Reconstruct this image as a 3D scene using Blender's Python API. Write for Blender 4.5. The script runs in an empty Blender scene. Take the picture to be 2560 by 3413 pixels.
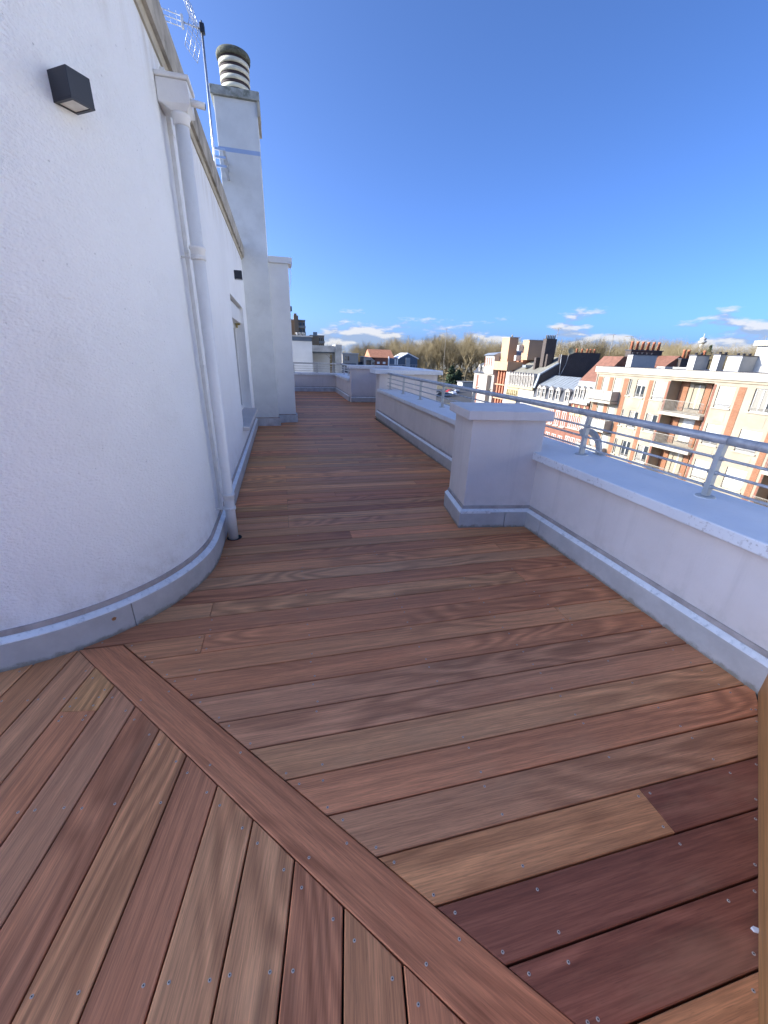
import bpy, math, random
import numpy as np
from mathutils import Vector, Matrix

random.seed(7)
SC = bpy.context.scene
COL = SC.collection
R = math.radians
PI = math.pi

# ------------------------------------------------------------------ camera
CAM_H = 1.42
pitch, roll, yaw = 0.380281, 0.0311179, 0.2533806
fw = Vector((math.sin(yaw) * math.cos(pitch), math.cos(yaw) * math.cos(pitch), -math.sin(pitch)))
rt = Vector((math.cos(yaw), -math.sin(yaw), 0.0))
up = rt.cross(fw)
r2 = rt * math.cos(roll) + up * math.sin(roll)
u2 = -rt * math.sin(roll) + up * math.cos(roll)
cam_data = bpy.data.cameras.new('camera')
cam = bpy.data.objects.new('camera', cam_data)
COL.objects.link(cam)
mw = Matrix.Identity(4)
for i in range(3):
    mw[i][0] = r2[i]; mw[i][1] = u2[i]; mw[i][2] = -fw[i]
mw[2][3] = CAM_H
cam.matrix_world = mw
cam_data.sensor_fit = 'HORIZONTAL'
cam_data.sensor_width = 36.0
cam_data.lens = 18.354
cam_data.clip_start = 0.02
cam_data.clip_end = 6000
SC.camera = cam

# ------------------------------------------------------------------ sky and sun
SUN_EL, SUN_AZ = R(21.5), R(284)            # azimuth clockwise from +Y
world = bpy.data.worlds.new('World')
SC.world = world
world.use_nodes = True
wn, wl = world.node_tree.nodes, world.node_tree.links
wn.clear()


def N(nodes, t, **kw):
    n = nodes.new(t)
    for k, v in kw.items():
        setattr(n, k, v)
    return n


def math_n(nodes, links, op, a, b=None, c=None, clamp=False):
    n = nodes.new('ShaderNodeMath'); n.operation = op; n.use_clamp = clamp
    for i, v in enumerate((a, b, c)):
        if v is None:
            continue
        if isinstance(v, (int, float)):
            n.inputs[i].default_value = v
        else:
            links.new(v, n.inputs[i])
    return n.outputs[0]


def mapr(nodes, links, v, a, b, c, d, smooth=True):
    n = nodes.new('ShaderNodeMapRange')
    n.interpolation_type = 'SMOOTHSTEP' if smooth else 'LINEAR'
    links.new(v, n.inputs[0])
    for i, x in enumerate((a, b, c, d)):
        if isinstance(x, (int, float)):
            n.inputs[i + 1].default_value = x
        else:
            links.new(x, n.inputs[i + 1])
    return n.outputs[0]


def mixc(nodes, links, f, a, b, blend='MIX'):
    n = nodes.new('ShaderNodeMix'); n.data_type = 'RGBA'; n.blend_type = blend
    for sock, v in ((n.inputs[0], f), (n.inputs[6], a), (n.inputs[7], b)):
        if isinstance(v, (int, float)):
            sock.default_value = v
        elif isinstance(v, (tuple, list)):
            sock.default_value = (v[0], v[1], v[2], 1)
        else:
            links.new(v, sock)
    return n.outputs[2]


sky = N(wn, 'ShaderNodeTexSky', sky_type='NISHITA', sun_disc=False, sun_elevation=SUN_EL,
        sun_rotation=SUN_AZ, altitude=300, air_density=0.42, dust_density=3.2, ozone_density=8.0)
tcw = N(wn, 'ShaderNodeTexCoord')
sep = N(wn, 'ShaderNodeSeparateXYZ')
wl.new(tcw.outputs['Generated'], sep.inputs[0])
el = sep.outputs[2]
mp = N(wn, 'ShaderNodeMapping'); mp.inputs['Scale'].default_value = (5.0, 5.0, 17.0)
wl.new(tcw.outputs['Generated'], mp.inputs[0])
cn = N(wn, 'ShaderNodeTexNoise'); cn.inputs['Scale'].default_value = 1.6
cn.inputs['Detail'].default_value = 8; cn.inputs['Roughness'].default_value = 0.56
wl.new(mp.outputs[0], cn.inputs['Vector'])
mp2 = N(wn, 'ShaderNodeMapping'); mp2.inputs['Scale'].default_value = (5.0, 5.0, 17.0)
mp2.inputs['Location'].default_value = (0.0, 0.0, 0.16)
wl.new(tcw.outputs['Generated'], mp2.inputs[0])
cn2 = N(wn, 'ShaderNodeTexNoise'); cn2.inputs['Scale'].default_value = 1.6
cn2.inputs['Detail'].default_value = 8; cn2.inputs['Roughness'].default_value = 0.56
wl.new(mp2.outputs[0], cn2.inputs['Vector'])
# cumulus band near the horizon: the threshold rises with elevation
thr = mapr(wn, wl, el, 0.0, 0.15, 0.27, 0.79, False)
dens = math_n(wn, wl, 'SUBTRACT', cn.outputs[0], thr)
cmask = mapr(wn, wl, dens, -0.01, 0.11, 0.0, 0.88)
lit = math_n(wn, wl, 'SUBTRACT', cn.outputs[0], cn2.outputs[0])
litf = mapr(wn, wl, lit, -0.035, 0.07, 0.0, 1.0)
ccol = mixc(wn, wl, litf, (0.86, 1.12, 1.62), (1.95, 1.95, 2.0))
skyc = mixc(wn, wl, cmask, sky.outputs[0], ccol)
bg = N(wn, 'ShaderNodeBackground'); bg.inputs[1].default_value = 0.15
wl.new(skyc, bg.inputs[0])
wo = N(wn, 'ShaderNodeOutputWorld')
wl.new(bg.outputs[0], wo.inputs[0])

sun_d = bpy.data.lights.new('sun', 'SUN')
sun_d.energy = 3.1
sun_d.angle = R(0.53)
sun_d.color = (1.0, 0.93, 0.80)
sun = bpy.data.objects.new('sun', sun_d)
COL.objects.link(sun)
sdir = Vector((math.sin(SUN_AZ) * math.cos(SUN_EL), math.cos(SUN_AZ) * math.cos(SUN_EL), math.sin(SUN_EL)))
sun.rotation_euler = sdir.to_track_quat('Z', 'Y').to_euler()
sun.location = (-40, 20, 60)

SC.view_settings.view_transform = 'Standard'
SC.view_settings.look = 'None'
SC.view_settings.exposure = 1.62
SC.view_settings.gamma = 1.0
SC.render.engine = 'CYCLES'
SC.cycles.use_denoising = True
SC.cycles.max_bounces = 6
SC.cycles.diffuse_bounces = 4
SC.cycles.glossy_bounces = 2
SC.cycles.caustics_reflective = False
SC.cycles.caustics_refractive = False

# ------------------------------------------------------------------ helpers
def tag(o, label=None, cat=None, group=None, kind=None):
    if label: o['label'] = label
    if cat: o['category'] = cat
    if group: o['group'] = group
    if kind: o['kind'] = kind
    return o


def empty(name, loc=(0, 0, 0), rz=0.0):
    o = bpy.data.objects.new(name, None)
    o.empty_display_size = 0.1
    COL.objects.link(o)
    o.location = loc
    o.rotation_euler = (0, 0, rz)
    return o


def thing(name, label, cat, loc=(0, 0, 0), group=None, rz=0.0):
    return tag(empty(name, loc, rz), label, cat, group)


def wloc(o):
    v = Vector((0, 0, 0))
    while o is not None:
        v += Vector(o.location); o = o.parent
    return v


class MB:
    def __init__(s):
        s.v = []; s.f = []; s.sm = []

    def add(s, vs, fs, smooth=False):
        b = len(s.v)
        s.v += [tuple(p) for p in vs]
        for f in fs:
            s.f.append(tuple(i + b for i in f)); s.sm.append(smooth)
        return s

    def box(s, x0, x1, y0, y1, z0, z1):
        vs = [(x0, y0, z0), (x1, y0, z0), (x1, y1, z0), (x0, y1, z0), (x0, y0, z1), (x1, y0, z1), (x1, y1, z1), (x0, y1, z1)]
        return s.add(vs, [(3, 2, 1, 0), (4, 5, 6, 7), (0, 1, 5, 4), (1, 2, 6, 5), (2, 3, 7, 6), (3, 0, 4, 7)])

    def prism(s, poly, z0, z1):                     # counter-clockwise xy polygon
        n = len(poly)
        vs = [(x, y, z0) for x, y in poly] + [(x, y, z1) for x, y in poly]
        fs = [tuple(range(n - 1, -1, -1)), tuple(range(n, 2 * n))]
        fs += [(i, (i + 1) % n, n + (i + 1) % n, n + i) for i in range(n)]
        return s.add(vs, fs)

    def prism_y(s, poly, y0, y1):                   # polygon in xz, extruded along y
        n = len(poly)
        vs = [(x, y0, z) for x, z in poly] + [(x, y1, z) for x, z in poly]
        fs = [tuple(range(n)), tuple(range(2 * n - 1, n - 1, -1))]
        fs += [((i + 1) % n, i, n + i, n + (i + 1) % n) for i in range(n)]
        return s.add(vs, fs)

    def prism_x(s, poly, x0, x1):                   # polygon in yz, extruded along x
        n = len(poly)
        vs = [(x0, y, z) for y, z in poly] + [(x1, y, z) for y, z in poly]
        fs = [tuple(range(n - 1, -1, -1)), tuple(range(n, 2 * n))]
        fs += [(i, (i + 1) % n, n + (i + 1) % n, n + i) for i in range(n)]
        return s.add(vs, fs)

    def tube(s, p0, p1, r0, r1=None, n=10, caps=True):
        p0, p1 = Vector(p0), Vector(p1)
        r1 = r0 if r1 is None else r1
        d = (p1 - p0).normalized()
        a = d.orthogonal().normalized(); b = d.cross(a)
        vs = []
        for p, r in ((p0, r0), (p1, r1)):
            for i in range(n):
                t = 2 * PI * i / n
                vs.append(p + (a * math.cos(t) + b * math.sin(t)) * r)
        s.add(vs, [(i, (i + 1) % n, n + (i + 1) % n, n + i) for i in range(n)], True)
        if caps:
            s.add(vs, [tuple(range(n - 1, -1, -1)), tuple(range(n, 2 * n))])
        return s

    def path_tube(s, pts, r, n=8):
        for a, b in zip(pts[:-1], pts[1:]):
            s.tube(a, b, r, r, n)
        return s

    def lathe(s, cx, cy, prof, n=24, caps=True):    # prof = [(r,z)...] bottom to top
        vs = []
        for r, z in prof:
            for i in range(n):
                t = 2 * PI * i / n
                vs.append((cx + r * math.cos(t), cy + r * math.sin(t), z))
        fs = []
        for k in range(len(prof) - 1):
            for i in range(n):
                j = (i + 1) % n
                fs.append((k * n + i, k * n + j, (k + 1) * n + j, (k + 1) * n + i))
        s.add(vs, fs, True)
        if caps:
            m = (len(prof) - 1) * n
            s.add(vs, [tuple(range(n - 1, -1, -1)), tuple(range(m, m + n))])
        return s

    def sweep(s, prof, path, smooth=False):
        """prof: closed polygon of (offset to the right of travel, z); path: open 2d polyline"""
        m = len(path); n = len(prof)
        nor = []
        for i in range(m):
            ds = []
            if i > 0: ds.append((Vector(path[i]) - Vector(path[i - 1])).normalized())
            if i < m - 1: ds.append((Vector(path[i + 1]) - Vector(path[i])).normalized())
            ns = [Vector((d.y, -d.x)) for d in ds]
            if len(ns) == 1:
                nor.append(ns[0])
            else:
                b = (ns[0] + ns[1]).normalized()
                nor.append(b / max(0.25, b.dot(ns[0])))
        vs = []
        for p, q in zip(path, nor):
            for o, z in prof:
                vs.append((p[0] + q.x * o, p[1] + q.y * o, z))
        fs = []
        for i in range(m - 1):
            for k in range(n):
                l = (k + 1) % n
                fs.append((i * n + k, i * n + l, (i + 1) * n + l, (i + 1) * n + k))
        s.add(vs, fs, smooth)
        s.add(vs, [tuple(range(n - 1, -1, -1)), tuple(range((m - 1) * n, m * n))])
        return s

    def mesh(s, name, mat, off=(0, 0, 0)):
        me = bpy.data.meshes.new(name)
        v = [(p[0] - off[0], p[1] - off[1], p[2] - off[2]) for p in s.v]
        me.from_pydata(v, [], s.f)
        me.polygons.foreach_set('use_smooth', s.sm)
        import bmesh
        bm = bmesh.new(); bm.from_mesh(me)
        bmesh.ops.remove_doubles(bm, verts=bm.verts, dist=1e-5)
        bmesh.ops.recalc_face_normals(bm, faces=bm.faces)
        bm.to_mesh(me); bm.free()
        if mat is not None:
            me.materials.append(mat)
        me.update()
        return me

    def build(s, name, mat, parent=None, bevel=0.0, seg=2, label=None, at=None):
        off = wloc(parent) if parent is not None else Vector((0, 0, 0))
        o_loc = Vector((0, 0, 0))
        if at is not None:
            o_loc = Vector(at) - off; off = Vector(at)
        me = s.mesh(name, mat, off)
        o = bpy.data.objects.new(name, me)
        COL.objects.link(o)
        o.location = o_loc
        o.parent = parent
        if bevel:
            md = o.modifiers.new('bevel', 'BEVEL')
            md.width = bevel; md.segments = seg; md.limit_method = 'ANGLE'; md.angle_limit = R(35)
            md.harden_normals = False
        if label:
            o['label'] = label
        return o


def copy_tree(o, parent=None):
    c = o.copy()
    COL.objects.link(c)
    c.parent = parent
    for ch in [k for k in bpy.data.objects if k.parent == o]:
        copy_tree(ch, c)
    return c


# ------------------------------------------------------------------ materials
def new_mat(name):
    m = bpy.data.materials.new(name)
    m.use_nodes = True
    n, l = m.node_tree.nodes, m.node_tree.links
    b = n['Principled BSDF']
    return m, n, l, b


def noise(n, l, vec, scale, detail=4, rough=0.55, dist=0.0):
    t = n.new('ShaderNodeTexNoise')
    t.inputs['Scale'].default_value = scale
    t.inputs['Detail'].default_value = detail
    t.inputs['Roughness'].default_value = rough
    t.inputs['Distortion'].default_value = dist
    if vec is not None:
        l.new(vec, t.inputs['Vector'])
    return t.outputs[0]


def bump(n, l, b, h, strength, dist, prev=None):
    t = n.new('ShaderNodeBump')
    t.inputs['Strength'].default_value = strength
    t.inputs['Distance'].default_value = dist
    l.new(h, t.inputs['Height'])
    if prev is not None:
        l.new(prev, t.inputs['Normal'])
    l.new(t.outputs[0], b.inputs['Normal'])
    return t.outputs[0]


def simple(name, col, rough=0.6, metal=0.0, var=0.12, vscale=3.0, bumpd=0.0, bscale=60.0, spec=0.5, dirt=None, dscale=1.5, damt=0.5):
    m, n, l, b = new_mat(name)
    tc = n.new('ShaderNodeTexCoord'); o = tc.outputs['Object']
    f = noise(n, l, o, vscale, 6, 0.6)
    lo = tuple(c * (1 - var) for c in col); hi = tuple(min(1, c * (1 + var)) for c in col)
    c = mixc(n, l, mapr(n, l, f, 0.3, 0.7, 0, 1), lo, hi)
    if dirt:
        g = noise(n, l, o, dscale, 8, 0.68)
        c = mixc(n, l, mapr(n, l, g, 0.5, 0.72, 0, damt), c, dirt)
    l.new(c, b.inputs['Base Color'])
    b.inputs['Roughness'].default_value = rough
    b.inputs['Metallic'].default_value = metal
    b.inputs['Specular IOR Level'].default_value = spec
    if bumpd:
        bump(n, l, b, noise(n, l, o, bscale, 4, 0.6), 0.6, bumpd)
    return m


M = {}
# textured white render with hairline bed joints
def stucco():
    m, n, l, b = new_mat('white_render')
    tc = n.new('ShaderNodeTexCoord'); o = tc.outputs['Object']
    s = n.new('ShaderNodeSeparateXYZ'); l.new(o, s.inputs[0])
    big = noise(n, l, o, 1.3, 6, 0.6)
    c = mixc(n, l, mapr(n, l, big, 0.3, 0.7, 0, 1), (0.85, 0.85, 0.84), (0.90, 0.90, 0.89))
    # pinhole specks
    v = n.new('ShaderNodeTexVoronoi'); v.inputs['Scale'].default_value = 26
    l.new(o, v.inputs['Vector'])
    rnd = n.new('ShaderNodeTexWhiteNoise'); l.new(v.outputs['Color'], rnd.inputs[0])
    pin = math_n(n, l, 'MULTIPLY', mapr(n, l, v.outputs['Distance'], 0.06, 0.12, 1, 0), math_n(n, l, 'GREATER_THAN', rnd.outputs[0], 0.86))
    c = mixc(n, l, math_n(n, l, 'MULTIPLY', pin, 0.35), c, (0.42, 0.42, 0.44))
    stn = noise(n, l, o, 3.2, 8, 0.7)
    c = mixc(n, l, mapr(n, l, stn, 0.50, 0.72, 0, 0.22), c, (0.70, 0.69, 0.66))
    splash = math_n(n, l, 'MULTIPLY', mapr(n, l, s.outputs[2], 0.55, 0.15, 0, 1), mapr(n, l, noise(n, l, o, 9, 6, 0.7), 0.4, 0.7, 0, 0.4))
    c = mixc(n, l, splash, c, (0.60, 0.56, 0.50))
    # rain streaks under the cornice
    ms = n.new('ShaderNodeMapping'); ms.inputs['Scale'].default_value = (7, 7, 0.55); l.new(o, ms.inputs[0])
    st = noise(n, l, ms.outputs[0], 1.5, 6, 0.65)
    top = mapr(n, l, s.outputs[2], 2.5, 2.95, 0, 1)
    c = mixc(n, l, math_n(n, l, 'MULTIPLY', math_n(n, l, 'MULTIPLY', mapr(n, l, st, 0.45, 0.7, 0, 1), top), 0.45), c, (0.52, 0.46, 0.36))
    l.new(c, b.inputs['Base Color'])
    b.inputs['Roughness'].default_value = 0.88
    b.inputs['Specular IOR Level'].default_value = 0.25
    wob = noise(n, l, o, 2.0, 3, 0.5)
    zz = math_n(n, l, 'ADD', s.outputs[2], math_n(n, l, 'MULTIPLY', wob, 0.03))
    md = math_n(n, l, 'ABSOLUTE', math_n(n, l, 'SUBTRACT', math_n(n, l, 'FRACT', math_n(n, l, 'DIVIDE', math_n(n, l, 'ADD', zz, 0.325), 0.775)), 0.5))
    joint = mapr(n, l, md, 0.0, 0.008, 1, 0)
    jn = noise(n, l, o, 3.0, 4, 0.6)
    joint = math_n(n, l, 'MULTIPLY', joint, mapr(n, l, jn, 0.42, 0.6, 0.0, 1))
    ms2 = n.new('ShaderNodeMapping'); ms2.inputs['Scale'].default_value = (1, 1, 1.5); ms2.inputs['Rotation'].default_value = (0.4, 0.5, 0); l.new(o, ms2.inputs[0])
    sv = n.new('ShaderNodeTexVoronoi'); sv.inputs['Scale'].default_value = 75; sv.feature = 'SMOOTH_F1'
    l.new(ms2.outputs[0], sv.inputs['Vector'])
    h1 = noise(n, l, ms2.outputs[0], 85, 4, 0.62)
    h2 = noise(n, l, o, 19, 3, 0.5)
    h = math_n(n, l, 'ADD', h1, math_n(n, l, 'MULTIPLY', h2, 0.9))
    h = math_n(n, l, 'ADD', h, math_n(n, l, 'MULTIPLY', sv.outputs['Distance'], 0.6))
    h = math_n(n, l, 'SUBTRACT', h, math_n(n, l, 'MULTIPLY', joint, 0.32))
    h = math_n(n, l, 'SUBTRACT', h, math_n(n, l, 'MULTIPLY', pin, 0.5))
    bump(n, l, b, h, 1.0, 0.0055)
    return m


M['render'] = stucco()
def parapet_mat():
    m, n, l, b = new_mat('parapet_paint')
    tc = n.new('ShaderNodeTexCoord'); o = tc.outputs['Object']
    s = n.new('ShaderNodeSeparateXYZ'); l.new(o, s.inputs[0])
    f = noise(n, l, o, 2.2, 6, 0.6)
    c = mixc(n, l, mapr(n, l, f, 0.3, 0.7, 0, 1), (0.70, 0.625, 0.575), (0.77, 0.69, 0.64))
    ms = n.new('ShaderNodeMapping'); ms.inputs['Scale'].default_value = (9, 9, 0.5); l.new(o, ms.inputs[0])
    st = noise(n, l, ms.outputs[0], 1.0, 6, 0.65)
    c = mixc(n, l, mapr(n, l, st, 0.52, 0.72, 0, 0.26), c, (0.52, 0.46, 0.42))
    low = math_n(n, l, 'MULTIPLY', mapr(n, l, s.outputs[2], 0.34, 0.18, 0, 1), mapr(n, l, noise(n, l, o, 12, 6, 0.7), 0.42, 0.68, 0, 0.45))
    c = mixc(n, l, low, c, (0.55, 0.50, 0.44))
    l.new(c, b.inputs['Base Color'])
    b.inputs['Roughness'].default_value = 0.72
    h = math_n(n, l, 'ADD', noise(n, l, o, 90, 4, 0.6), math_n(n, l, 'MULTIPLY', noise(n, l, o, 9, 3, 0.5), 2.2))
    bump(n, l, b, h, 0.7, 0.0016)
    return m


M['parapet'] = parapet_mat()
M['chimney'] = simple('chimney_render', (0.69, 0.70, 0.68), 0.85, var=0.08, vscale=1.8, bumpd=0.002, bscale=60, dirt=(0.50, 0.50, 0.47), dscale=1.6, damt=0.5)
M['smoothwhite'] = simple('smooth_white_paint', (0.74, 0.74, 0.73), 0.6, var=0.04, bumpd=0.0006, bscale=120)


def coping_mat():
    m, n, l, b = new_mat('coping_paint')
    tc = n.new('ShaderNodeTexCoord'); o = tc.outputs['Object']
    g = n.new('ShaderNodeNewGeometry')
    s = n.new('ShaderNodeSeparateXYZ'); l.new(g.outputs['Normal'], s.inputs[0])
    side = mapr(n, l, s.outputs[2], 0.2, 0.75, 1, 0)
    big = noise(n, l, o, 2.0, 6, 0.6)
    c = mixc(n, l, mapr(n, l, big, 0.3, 0.7, 0, 1), (0.74, 0.73, 0.73), (0.82, 0.81, 0.80))
    sp = noise(n, l, o, 38, 6, 0.7)
    patch = noise(n, l, o, 3.5, 4, 0.6)
    k = math_n(n, l, 'MULTIPLY', mapr(n, l, sp, 0.53, 0.62, 0, 1), mapr(n, l, patch, 0.44, 0.58, 0, 1))
    c = mixc(n, l, math_n(n, l, 'MULTIPLY', k, math_n(n, l, 'ADD', math_n(n, l, 'MULTIPLY', side, 0.42), 0.08)), c, (0.30, 0.25, 0.21))
    l.new(c, b.inputs['Base Color'])
    b.inputs['Roughness'].default_value = 0.6
    bump(n, l, b, noise(n, l, o, 70, 4, 0.6), 0.5, 0.0015)
    return m


M['coping'] = coping_mat()
M['stone_cornice'] = simple('weathered_stone', (0.42, 0.38, 0.31), 0.9, var=0.25, vscale=5, bumpd=0.006, bscale=25, dirt=(0.12, 0.105, 0.085), dscale=3.2, damt=0.95)
M['moulding'] = simple('stained_moulding', (0.50, 0.45, 0.35), 0.85, var=0.12, vscale=4, bumpd=0.002, bscale=40, dirt=(0.22, 0.18, 0.11), dscale=2.5, damt=0.7)


def plinth_mat():
    m, n, l, b = new_mat('grey_plinth_slate')
    tc = n.new('ShaderNodeTexCoord'); o = tc.outputs['Object']
    s = n.new('ShaderNodeSeparateXYZ'); l.new(o, s.inputs[0])
    f = noise(n, l, o, 4.5, 7, 0.62)
    c = mixc(n, l, mapr(n, l, f, 0.3, 0.7, 0, 1), (0.44, 0.425, 0.405), (0.56, 0.54, 0.515))
    # silt line with moss just above the deck
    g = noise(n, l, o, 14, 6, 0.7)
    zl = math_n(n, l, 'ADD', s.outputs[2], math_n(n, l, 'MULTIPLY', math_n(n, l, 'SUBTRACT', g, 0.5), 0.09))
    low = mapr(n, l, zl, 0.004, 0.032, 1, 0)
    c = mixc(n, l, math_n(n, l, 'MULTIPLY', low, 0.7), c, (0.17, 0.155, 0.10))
    h = noise(n, l, o, 30, 5, 0.7)
    c = mixc(n, l, math_n(n, l, 'MULTIPLY', mapr(n, l, h, 0.62, 0.7, 0, 1), 0.35), c, (0.5, 0.5, 0.5))
    l.new(c, b.inputs['Base Color'])
    b.inputs['Roughness'].default_value = 0.55
    bump(n, l, b, noise(n, l, o, 110, 4, 0.6), 0.4, 0.001)
    return m


M['plinth'] = plinth_mat()
M['trim'] = simple('painted_metal_trim', (0.80, 0.80, 0.79), 0.4, var=0.06, vscale=12, dirt=(0.35, 0.36, 0.36), dscale=30, damt=0.6, bumpd=0.0006)
M['band'] = simple('sealing_band', (0.40, 0.345, 0.315), 0.6, var=0.2, vscale=8, bumpd=0.0015, bscale=60)
M['ptile'] = simple('pale_plinth_tile', (0.55, 0.55, 0.55), 0.5, var=0.2, vscale=5, dirt=(0.3, 0.29, 0.27), dscale=4, damt=0.5)


def wood(name='hardwood_decking', coarse=1.0):
    m, n, l, b = new_mat(name)
    tc = n.new('ShaderNodeTexCoord'); o = tc.outputs['Object']
    oi = n.new('ShaderNodeObjectInfo')
    cmb = n.new('ShaderNodeCombineXYZ')
    rr = math_n(n, l, 'MULTIPLY', oi.outputs['Random'], 57.0)
    l.new(rr, cmb.inputs[0]); l.new(math_n(n, l, 'MULTIPLY', rr, 1.7), cmb.inputs[1]); l.new(math_n(n, l, 'MULTIPLY', rr, 3.1), cmb.inputs[2])
    ad = n.new('ShaderNodeVectorMath'); ad.operation = 'ADD'
    l.new(o, ad.inputs[0]); l.new(cmb.outputs[0], ad.inputs[1]); P = ad.outputs[0]

    def mapped(sx, sy, sz):
        mm = n.new('ShaderNodeMapping'); mm.inputs['Scale'].default_value = (sx, sy, sz); l.new(P, mm.inputs[0])
        return mm.outputs[0]
    # long streaks
    st = noise(n, l, mapped(0.55, 26, 26), 1.0, 7, 0.66, 0.3)
    # flame figure: rings of a warped distance field
    wv = noise(n, l, mapped(0.75, 3.4, 1), 1.0, 2, 0.4)
    ph = math_n(n, l, 'MULTIPLY', wv, 15.0 * coarse)
    ring = math_n(n, l, 'ABSOLUTE', math_n(n, l, 'SUBTRACT', math_n(n, l, 'FRACT', ph), 0.5))
    ring = mapr(n, l, ring, 0.0, 0.5, 0, 1)
    fmask = mapr(n, l, noise(n, l, mapped(0.55, 2.2, 1), 1.0, 2, 0.5), 0.47, 0.57, 0, 1)
    # fine fibre and pores
    fi = noise(n, l, mapped(9, 230, 230), 1.0, 3, 0.6)
    po = noise(n, l, mapped(26, 520, 520), 1.0, 2, 0.5)
    blot = noise(n, l, mapped(1.6, 4, 4), 1.0, 5, 0.6)
    base = oi.outputs['Color']
    dk = mixc(n, l, 1.0, base, (0.78, 0.74, 0.72), 'MULTIPLY')
    lt = mixc(n, l, 1.0, base, (1.27, 1.26, 1.22), 'MULTIPLY')
    c = mixc(n, l, mapr(n, l, st, 0.28, 0.72, 0, 1), dk, lt)
    rc = mixc(n, l, ring, (0.66, 0.61, 0.59), (1.14, 1.14, 1.12))
    c = mixc(n, l, math_n(n, l, 'MULTIPLY', fmask, 0.75), c, mixc(n, l, 1.0, c, rc, 'MULTIPLY'))
    fc = mixc(n, l, mapr(n, l, fi, 0.3, 0.7, 0, 1), (0.84, 0.82, 0.81), (1.16, 1.15, 1.14))
    c = mixc(n, l, 1.0, c, fc, 'MULTIPLY')
    c = mixc(n, l, mapr(n, l, po, 0.62, 0.72, 0, 0.25), c, (0.03, 0.018, 0.014))
    # grey weather blotches
    c = mixc(n, l, mapr(n, l, blot, 0.54, 0.74, 0, 0.26), c, (0.50, 0.275, 0.14))
    c = mixc(n, l, mapr(n, l, blot, 0.42, 0.25, 0, 0.3), c, mixc(n, l, 1.0, base, (1.0, 0.75, 0.66), 'MULTIPLY'))
    l.new(c, b.inputs['Base Color'])
    l.new(mapr(n, l, fi, 0.2, 0.8, 0.50, 0.64), b.inputs['Roughness'])
    b.inputs['Specular IOR Level'].default_value = 0.27
    hh = math_n(n, l, 'ADD', fi, math_n(n, l, 'MULTIPLY', st, 0.6))
    bump(n, l, b, hh, 0.35, 0.0009)
    return m


M['wood'] = wood()
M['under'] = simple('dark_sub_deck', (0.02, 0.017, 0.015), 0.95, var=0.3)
M['steel_screw'] = simple('stainless_screw', (0.52, 0.42, 0.33), 0.6, 0.0, var=0.1)
M['screw_hole'] = simple('screw_recess', (0.03, 0.025, 0.02), 0.8)
M['rail'] = simple('galvanised_rail', (0.47, 0.455, 0.44), 0.48, 0.30, var=0.14, vscale=9, dirt=(0.22, 0.20, 0.19), dscale=22, damt=0.6, bumpd=0.0004, bscale=80)
M['post'] = simple('painted_grey_post', (0.47, 0.465, 0.44), 0.5, 0.2, var=0.08, vscale=9, dirt=(0.3, 0.29, 0.27), dscale=14, damt=0.4)
M['pipe'] = simple('painted_downpipe', (0.78, 0.77, 0.74), 0.55, var=0.07, vscale=4, dirt=(0.46, 0.43, 0.38), dscale=4, damt=0.5, bumpd=0.001, bscale=45)
M['anthracite'] = simple('anthracite_metal', (0.030, 0.034, 0.043), 0.42, 0.3, var=0.1)
M['diffuser'] = simple('lamp_diffuser', (0.80, 0.80, 0.70), 0.3, var=0.12, vscale=20)
M['pvc'] = simple('white_pvc', (0.78, 0.78, 0.76), 0.35, var=0.03)
M['pvcfar'] = simple('white_window_frames', (0.52, 0.51, 0.47), 0.45, var=0.04)
M['foam'] = simple('yellow_foam', (0.50, 0.38, 0.12), 0.9, var=0.25, bumpd=0.004)
M['rubber'] = simple('black_gasket', (0.012, 0.012, 0.012), 0.6)


def glass_mat(name, col=(0.03, 0.036, 0.042)):
    m, n, l, b = new_mat(name)
    b.inputs['Base Color'].default_value = (*col, 1)
    b.inputs['Roughness'].default_value = 0.06
    b.inputs['Specular IOR Level'].default_value = 0.7
    return m


M['glass'] = glass_mat('window_glass')
M['curtain'] = glass_mat('curtained_glass', (0.26, 0.245, 0.21))
M['tape'] = simple('blue_paint_band', (0.34, 0.45, 0.66), 0.6, var=0.05)
M['pot_cream'] = simple('cream_glazed_pot', (0.66, 0.63, 0.50), 0.5, var=0.08, dirt=(0.4, 0.38, 0.26), dscale=9, damt=0.5)
M['pot_dark'] = simple('dark_flue_slot', (0.045, 0.03, 0.032), 0.8)
M['moss'] = simple('mossy_concrete', (0.115, 0.12, 0.095), 0.95, var=0.4, vscale=20, bumpd=0.004)
M['alu'] = simple('bright_aluminium', (0.62, 0.63, 0.65), 0.32, 0.85, var=0.08)
M['grime'] = simple('grimy_cap', (0.36, 0.37, 0.34), 0.9, var=0.25, vscale=9, dirt=(0.10, 0.11, 0.07), dscale=7, damt=0.85, bumpd=0.003)

# far scenery
M['limestone'] = simple('pale_facade_stone', (0.31, 0.262, 0.188), 0.85, var=0.12, vscale=0.8, dirt=(0.40, 0.34, 0.25), dscale=0.7, damt=0.5)
M['whiteband'] = simple('white_roof_band', (0.38, 0.342, 0.27), 0.8, var=0.08, vscale=1.0, dirt=(0.42, 0.39, 0.31), dscale=2.2, damt=0.6)


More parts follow.
